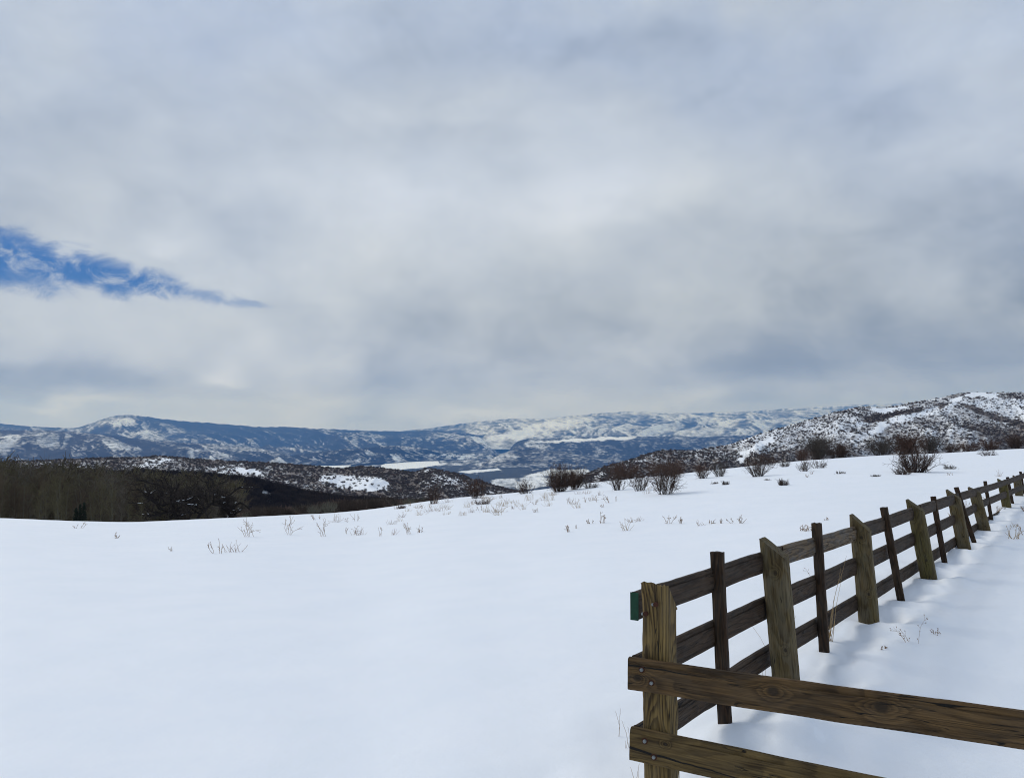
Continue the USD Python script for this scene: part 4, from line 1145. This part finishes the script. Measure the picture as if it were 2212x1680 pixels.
rg = np.random.default_rng(77)
n = 1900
px = rg.uniform(-170, 520, n); Y = rg.uniform(58, 165, n)
keep = (px < 330) | (Y > 80) & (rg.random(n) < .8)
px, Y = px[keep], Y[keep]
row = smooth_curve([(-300, 1014), (0, 1016), (120, 1028), (220, 1034), (300, 1040), (400, 1048), (520, 1060), (600, 1075)], 30)(px) + rg.normal(0, 11, len(px)) + (165 - Y) * .22 + (noise(np.stack([px / 30, Y / 25, 0 * px], -1), 3) - .5) * 26
x = tan_az(px) * Y
z = field(x, Y, False)
H = EYE + up_slope(row) * Y - z
ok = H > 2
scatter('aspen_wood', 'dense olive brown bare aspen wood behind the snow crest at the left', 'wood', [aspen_proto(300 + k) for k in range(7)], np.stack([x, Y, z], -1)[ok], np.stack([H * 1.0, H * 1.0, H], -1)[ok], rg.uniform(0, 6.28, ok.sum()), rg.integers(0, 7, ok.sum()))


def brush_proto(seed, n=70, thick=.018, mats=(M_stem, M_twig)):
    """A unit clump of bare brush, 1 m high and about 1.3 m wide."""
    r = np.random.default_rng(seed)
    B = []
    for _ in range(n):
        th, rad = r.uniform(0, 2 * np.pi), math.sqrt(r.uniform(0, 1))
        p = np.array([math.cos(th), math.sin(th), 0]) * rad * .40; p[2] = r.uniform(-.05, .25)
        d = np.array([math.cos(th) * rad * .6, math.sin(th) * rad * .6, 1.0]) + r.normal(0, .25, 3); d /= np.linalg.norm(d)
        B += wander(r, p, d, r.uniform(.45, .8), 2, thick, thick * .5, .3)[0]
        q = p + d * .45
        B += wander(r, q, shoot_dir(r, d, .7), r.uniform(.2, .4), 1, thick * .7, thick * .5, .2)[0]
    return [('twigs', tubes(B, 3), mats[1])]


M_hill_brush = twig_material('hill_brush', (.092, .077, .068))
M_hill_red = twig_material('hill_brush_red', (.125, .084, .066))
M_hill_olive = twig_material('hill_brush_olive', (.094, .090, .070))


def on_layer(V, n, cover_fn, lab, gen, seed, thr=.5, near_bias=1.0):
    """Random places on a hill, kept where its cover is high."""
    L = LAYER[lab]
    nt, nuu = V.shape[:2]
    a, b = gen.uniform(0, nt - 1.001, n), gen.uniform(0, nuu - 1.001, n)
    i, j = a.astype(int), b.astype(int)
    fa, fb = (a - i)[:, None], (b - j)[:, None]
    p = (V[i, j] * (1 - fa) + V[i + 1, j] * fa) * (1 - fb) + (V[i, j + 1] * (1 - fa) + V[i + 1, j + 1] * fa) * fb
    px_, py_ = L['px'][i, j], L['py'][i, j]
    c = cover_fn(px_, py_, np.clip(L['t'][i, j], 0, 1), np.full(n, .35), p[:, 0], p[:, 1])
    c = c + .5 * (fbm(p / 30.0, 3, seed) - .5)
    k = gen.random(n) < np.clip((c - thr[0]) / (thr[1] - thr[0]), 0, 1)
    return p[k], c[k], px_[k]


protos = [brush_proto(400 + k, 60, .03, (M_stem, m)) for k, m in enumerate([M_hill_brush, M_hill_brush, M_hill_red, M_hill_olive, M_hill_brush])]
p, c, q = on_layer(V_hill, 64000, cov_hill, 'snowy hill speckled with bare brush rising at the right', rg, 91, (.02, 1.0))
s = .7 + 1.6 * rg.random(len(p)) ** 2.0; s2 = s * rg.uniform(.8, 1.4, len(p))
scatter('hill_brush', 'bare brown brush speckling the snowy hill at the right', 'brush', protos, p - [0, 0, .1], np.stack([s2, s2, s], -1), rg.uniform(0, 6.28, len(p)), rg.choice(5, len(p), p=[.3, .25, .12, .13, .2]))
p, c, q = on_layer(V_ridge, 34000, cov_ridge, 'snow speckled ridge with brown oak brush at the left middle', rg, 92, (.02, .9))
s = .9 + 2.0 * rg.random(len(p)) ** 1.7; s2 = s * rg.uniform(.8, 1.3, len(p))
scatter('ridge_brush', 'dark oak brush speckling the low ridge at the left middle', 'brush', protos, p - [0, 0, .1], np.stack([s2, s2, s], -1), rg.uniform(0, 6.28, len(p)), rg.choice(5, len(p), p=[.3, .3, .1, .1, .2]))
M_thick = twig_material('thicket_twig', (.020, .016, .016))
M_thick2 = twig_material('thicket_twig_brown', (.036, .026, .021))
dense = [brush_proto(430 + k, 120, .016, (M_stem, m)) for k, m in enumerate([M_thick, M_thick, M_thick2, M_thick2])]
p, c, q = on_layer(V_slope, 15000, cov_slope, 'dark oak covered slope below the snow field at the left', rg, 93, (.35, .45))
s = rg.uniform(2.6, 4.4, len(p)); s2 = s * rg.uniform(.8, 1.2, len(p))
scatter('oak_thicket', 'dark bare oak thicket covering the slope beyond the snow field', 'thicket', dense, p - [0, 0, .1], np.stack([s2, s2, s], -1), rg.uniform(0, 6.28, len(p)), np.where(q > 640, rg.choice(4, len(p), p=[.1, .1, .4, .4]), rg.choice(4, len(p), p=[.45, .4, .1, .05])))
# brown brush just under the edge of the snow field
n = 420
px = rg.uniform(540, 960, n)
Y = crest_r(px) * rg.uniform(1.18, 1.9, n)
x = tan_az(px) * Y; z = field(x, Y, False)
row = np.interp(px, [540, 640, 720, 800, 860, 920, 960], [1100, 1096, 1088, 1080, 1078, 1080, 1086]) + rg.normal(0, 5, n)
H = EYE + up_slope(row) * Y - z
ok = H > .8
edge = [brush_proto(460 + k, 120, .012, (M_stem, m)) for k, m in enumerate([M_thick2, M_hill_red, M_hill_olive])]
scatter('edge_brush', 'brown brush peeping over the edge of the snow field', 'brush', edge, np.stack([x, Y, z], -1)[ok], np.stack([H * .75, H * .75, H], -1)[ok], rg.uniform(0, 6.28, ok.sum()), rg.choice(3, ok.sum(), p=[.6, .15, .25]))

# ------------------------------------------------------------------ the air
def haze():
    g = G()
    vol = g.add('principled_volume', 'volume', color=(.11, .36, 1.0), density=3.4e-5, anisotropy=0.0, absorption_color=(1.0, 1.0, 1.0))
    m = g.material('air', volume=vol)
    b = trimesh.creation.box(bounds=[[-34000, -34000, -420], [34000, 34000, 1350]])
    tag(obj('haze', b, m), 'thin blue air over the valley', 'haze', kind='stuff')


haze()
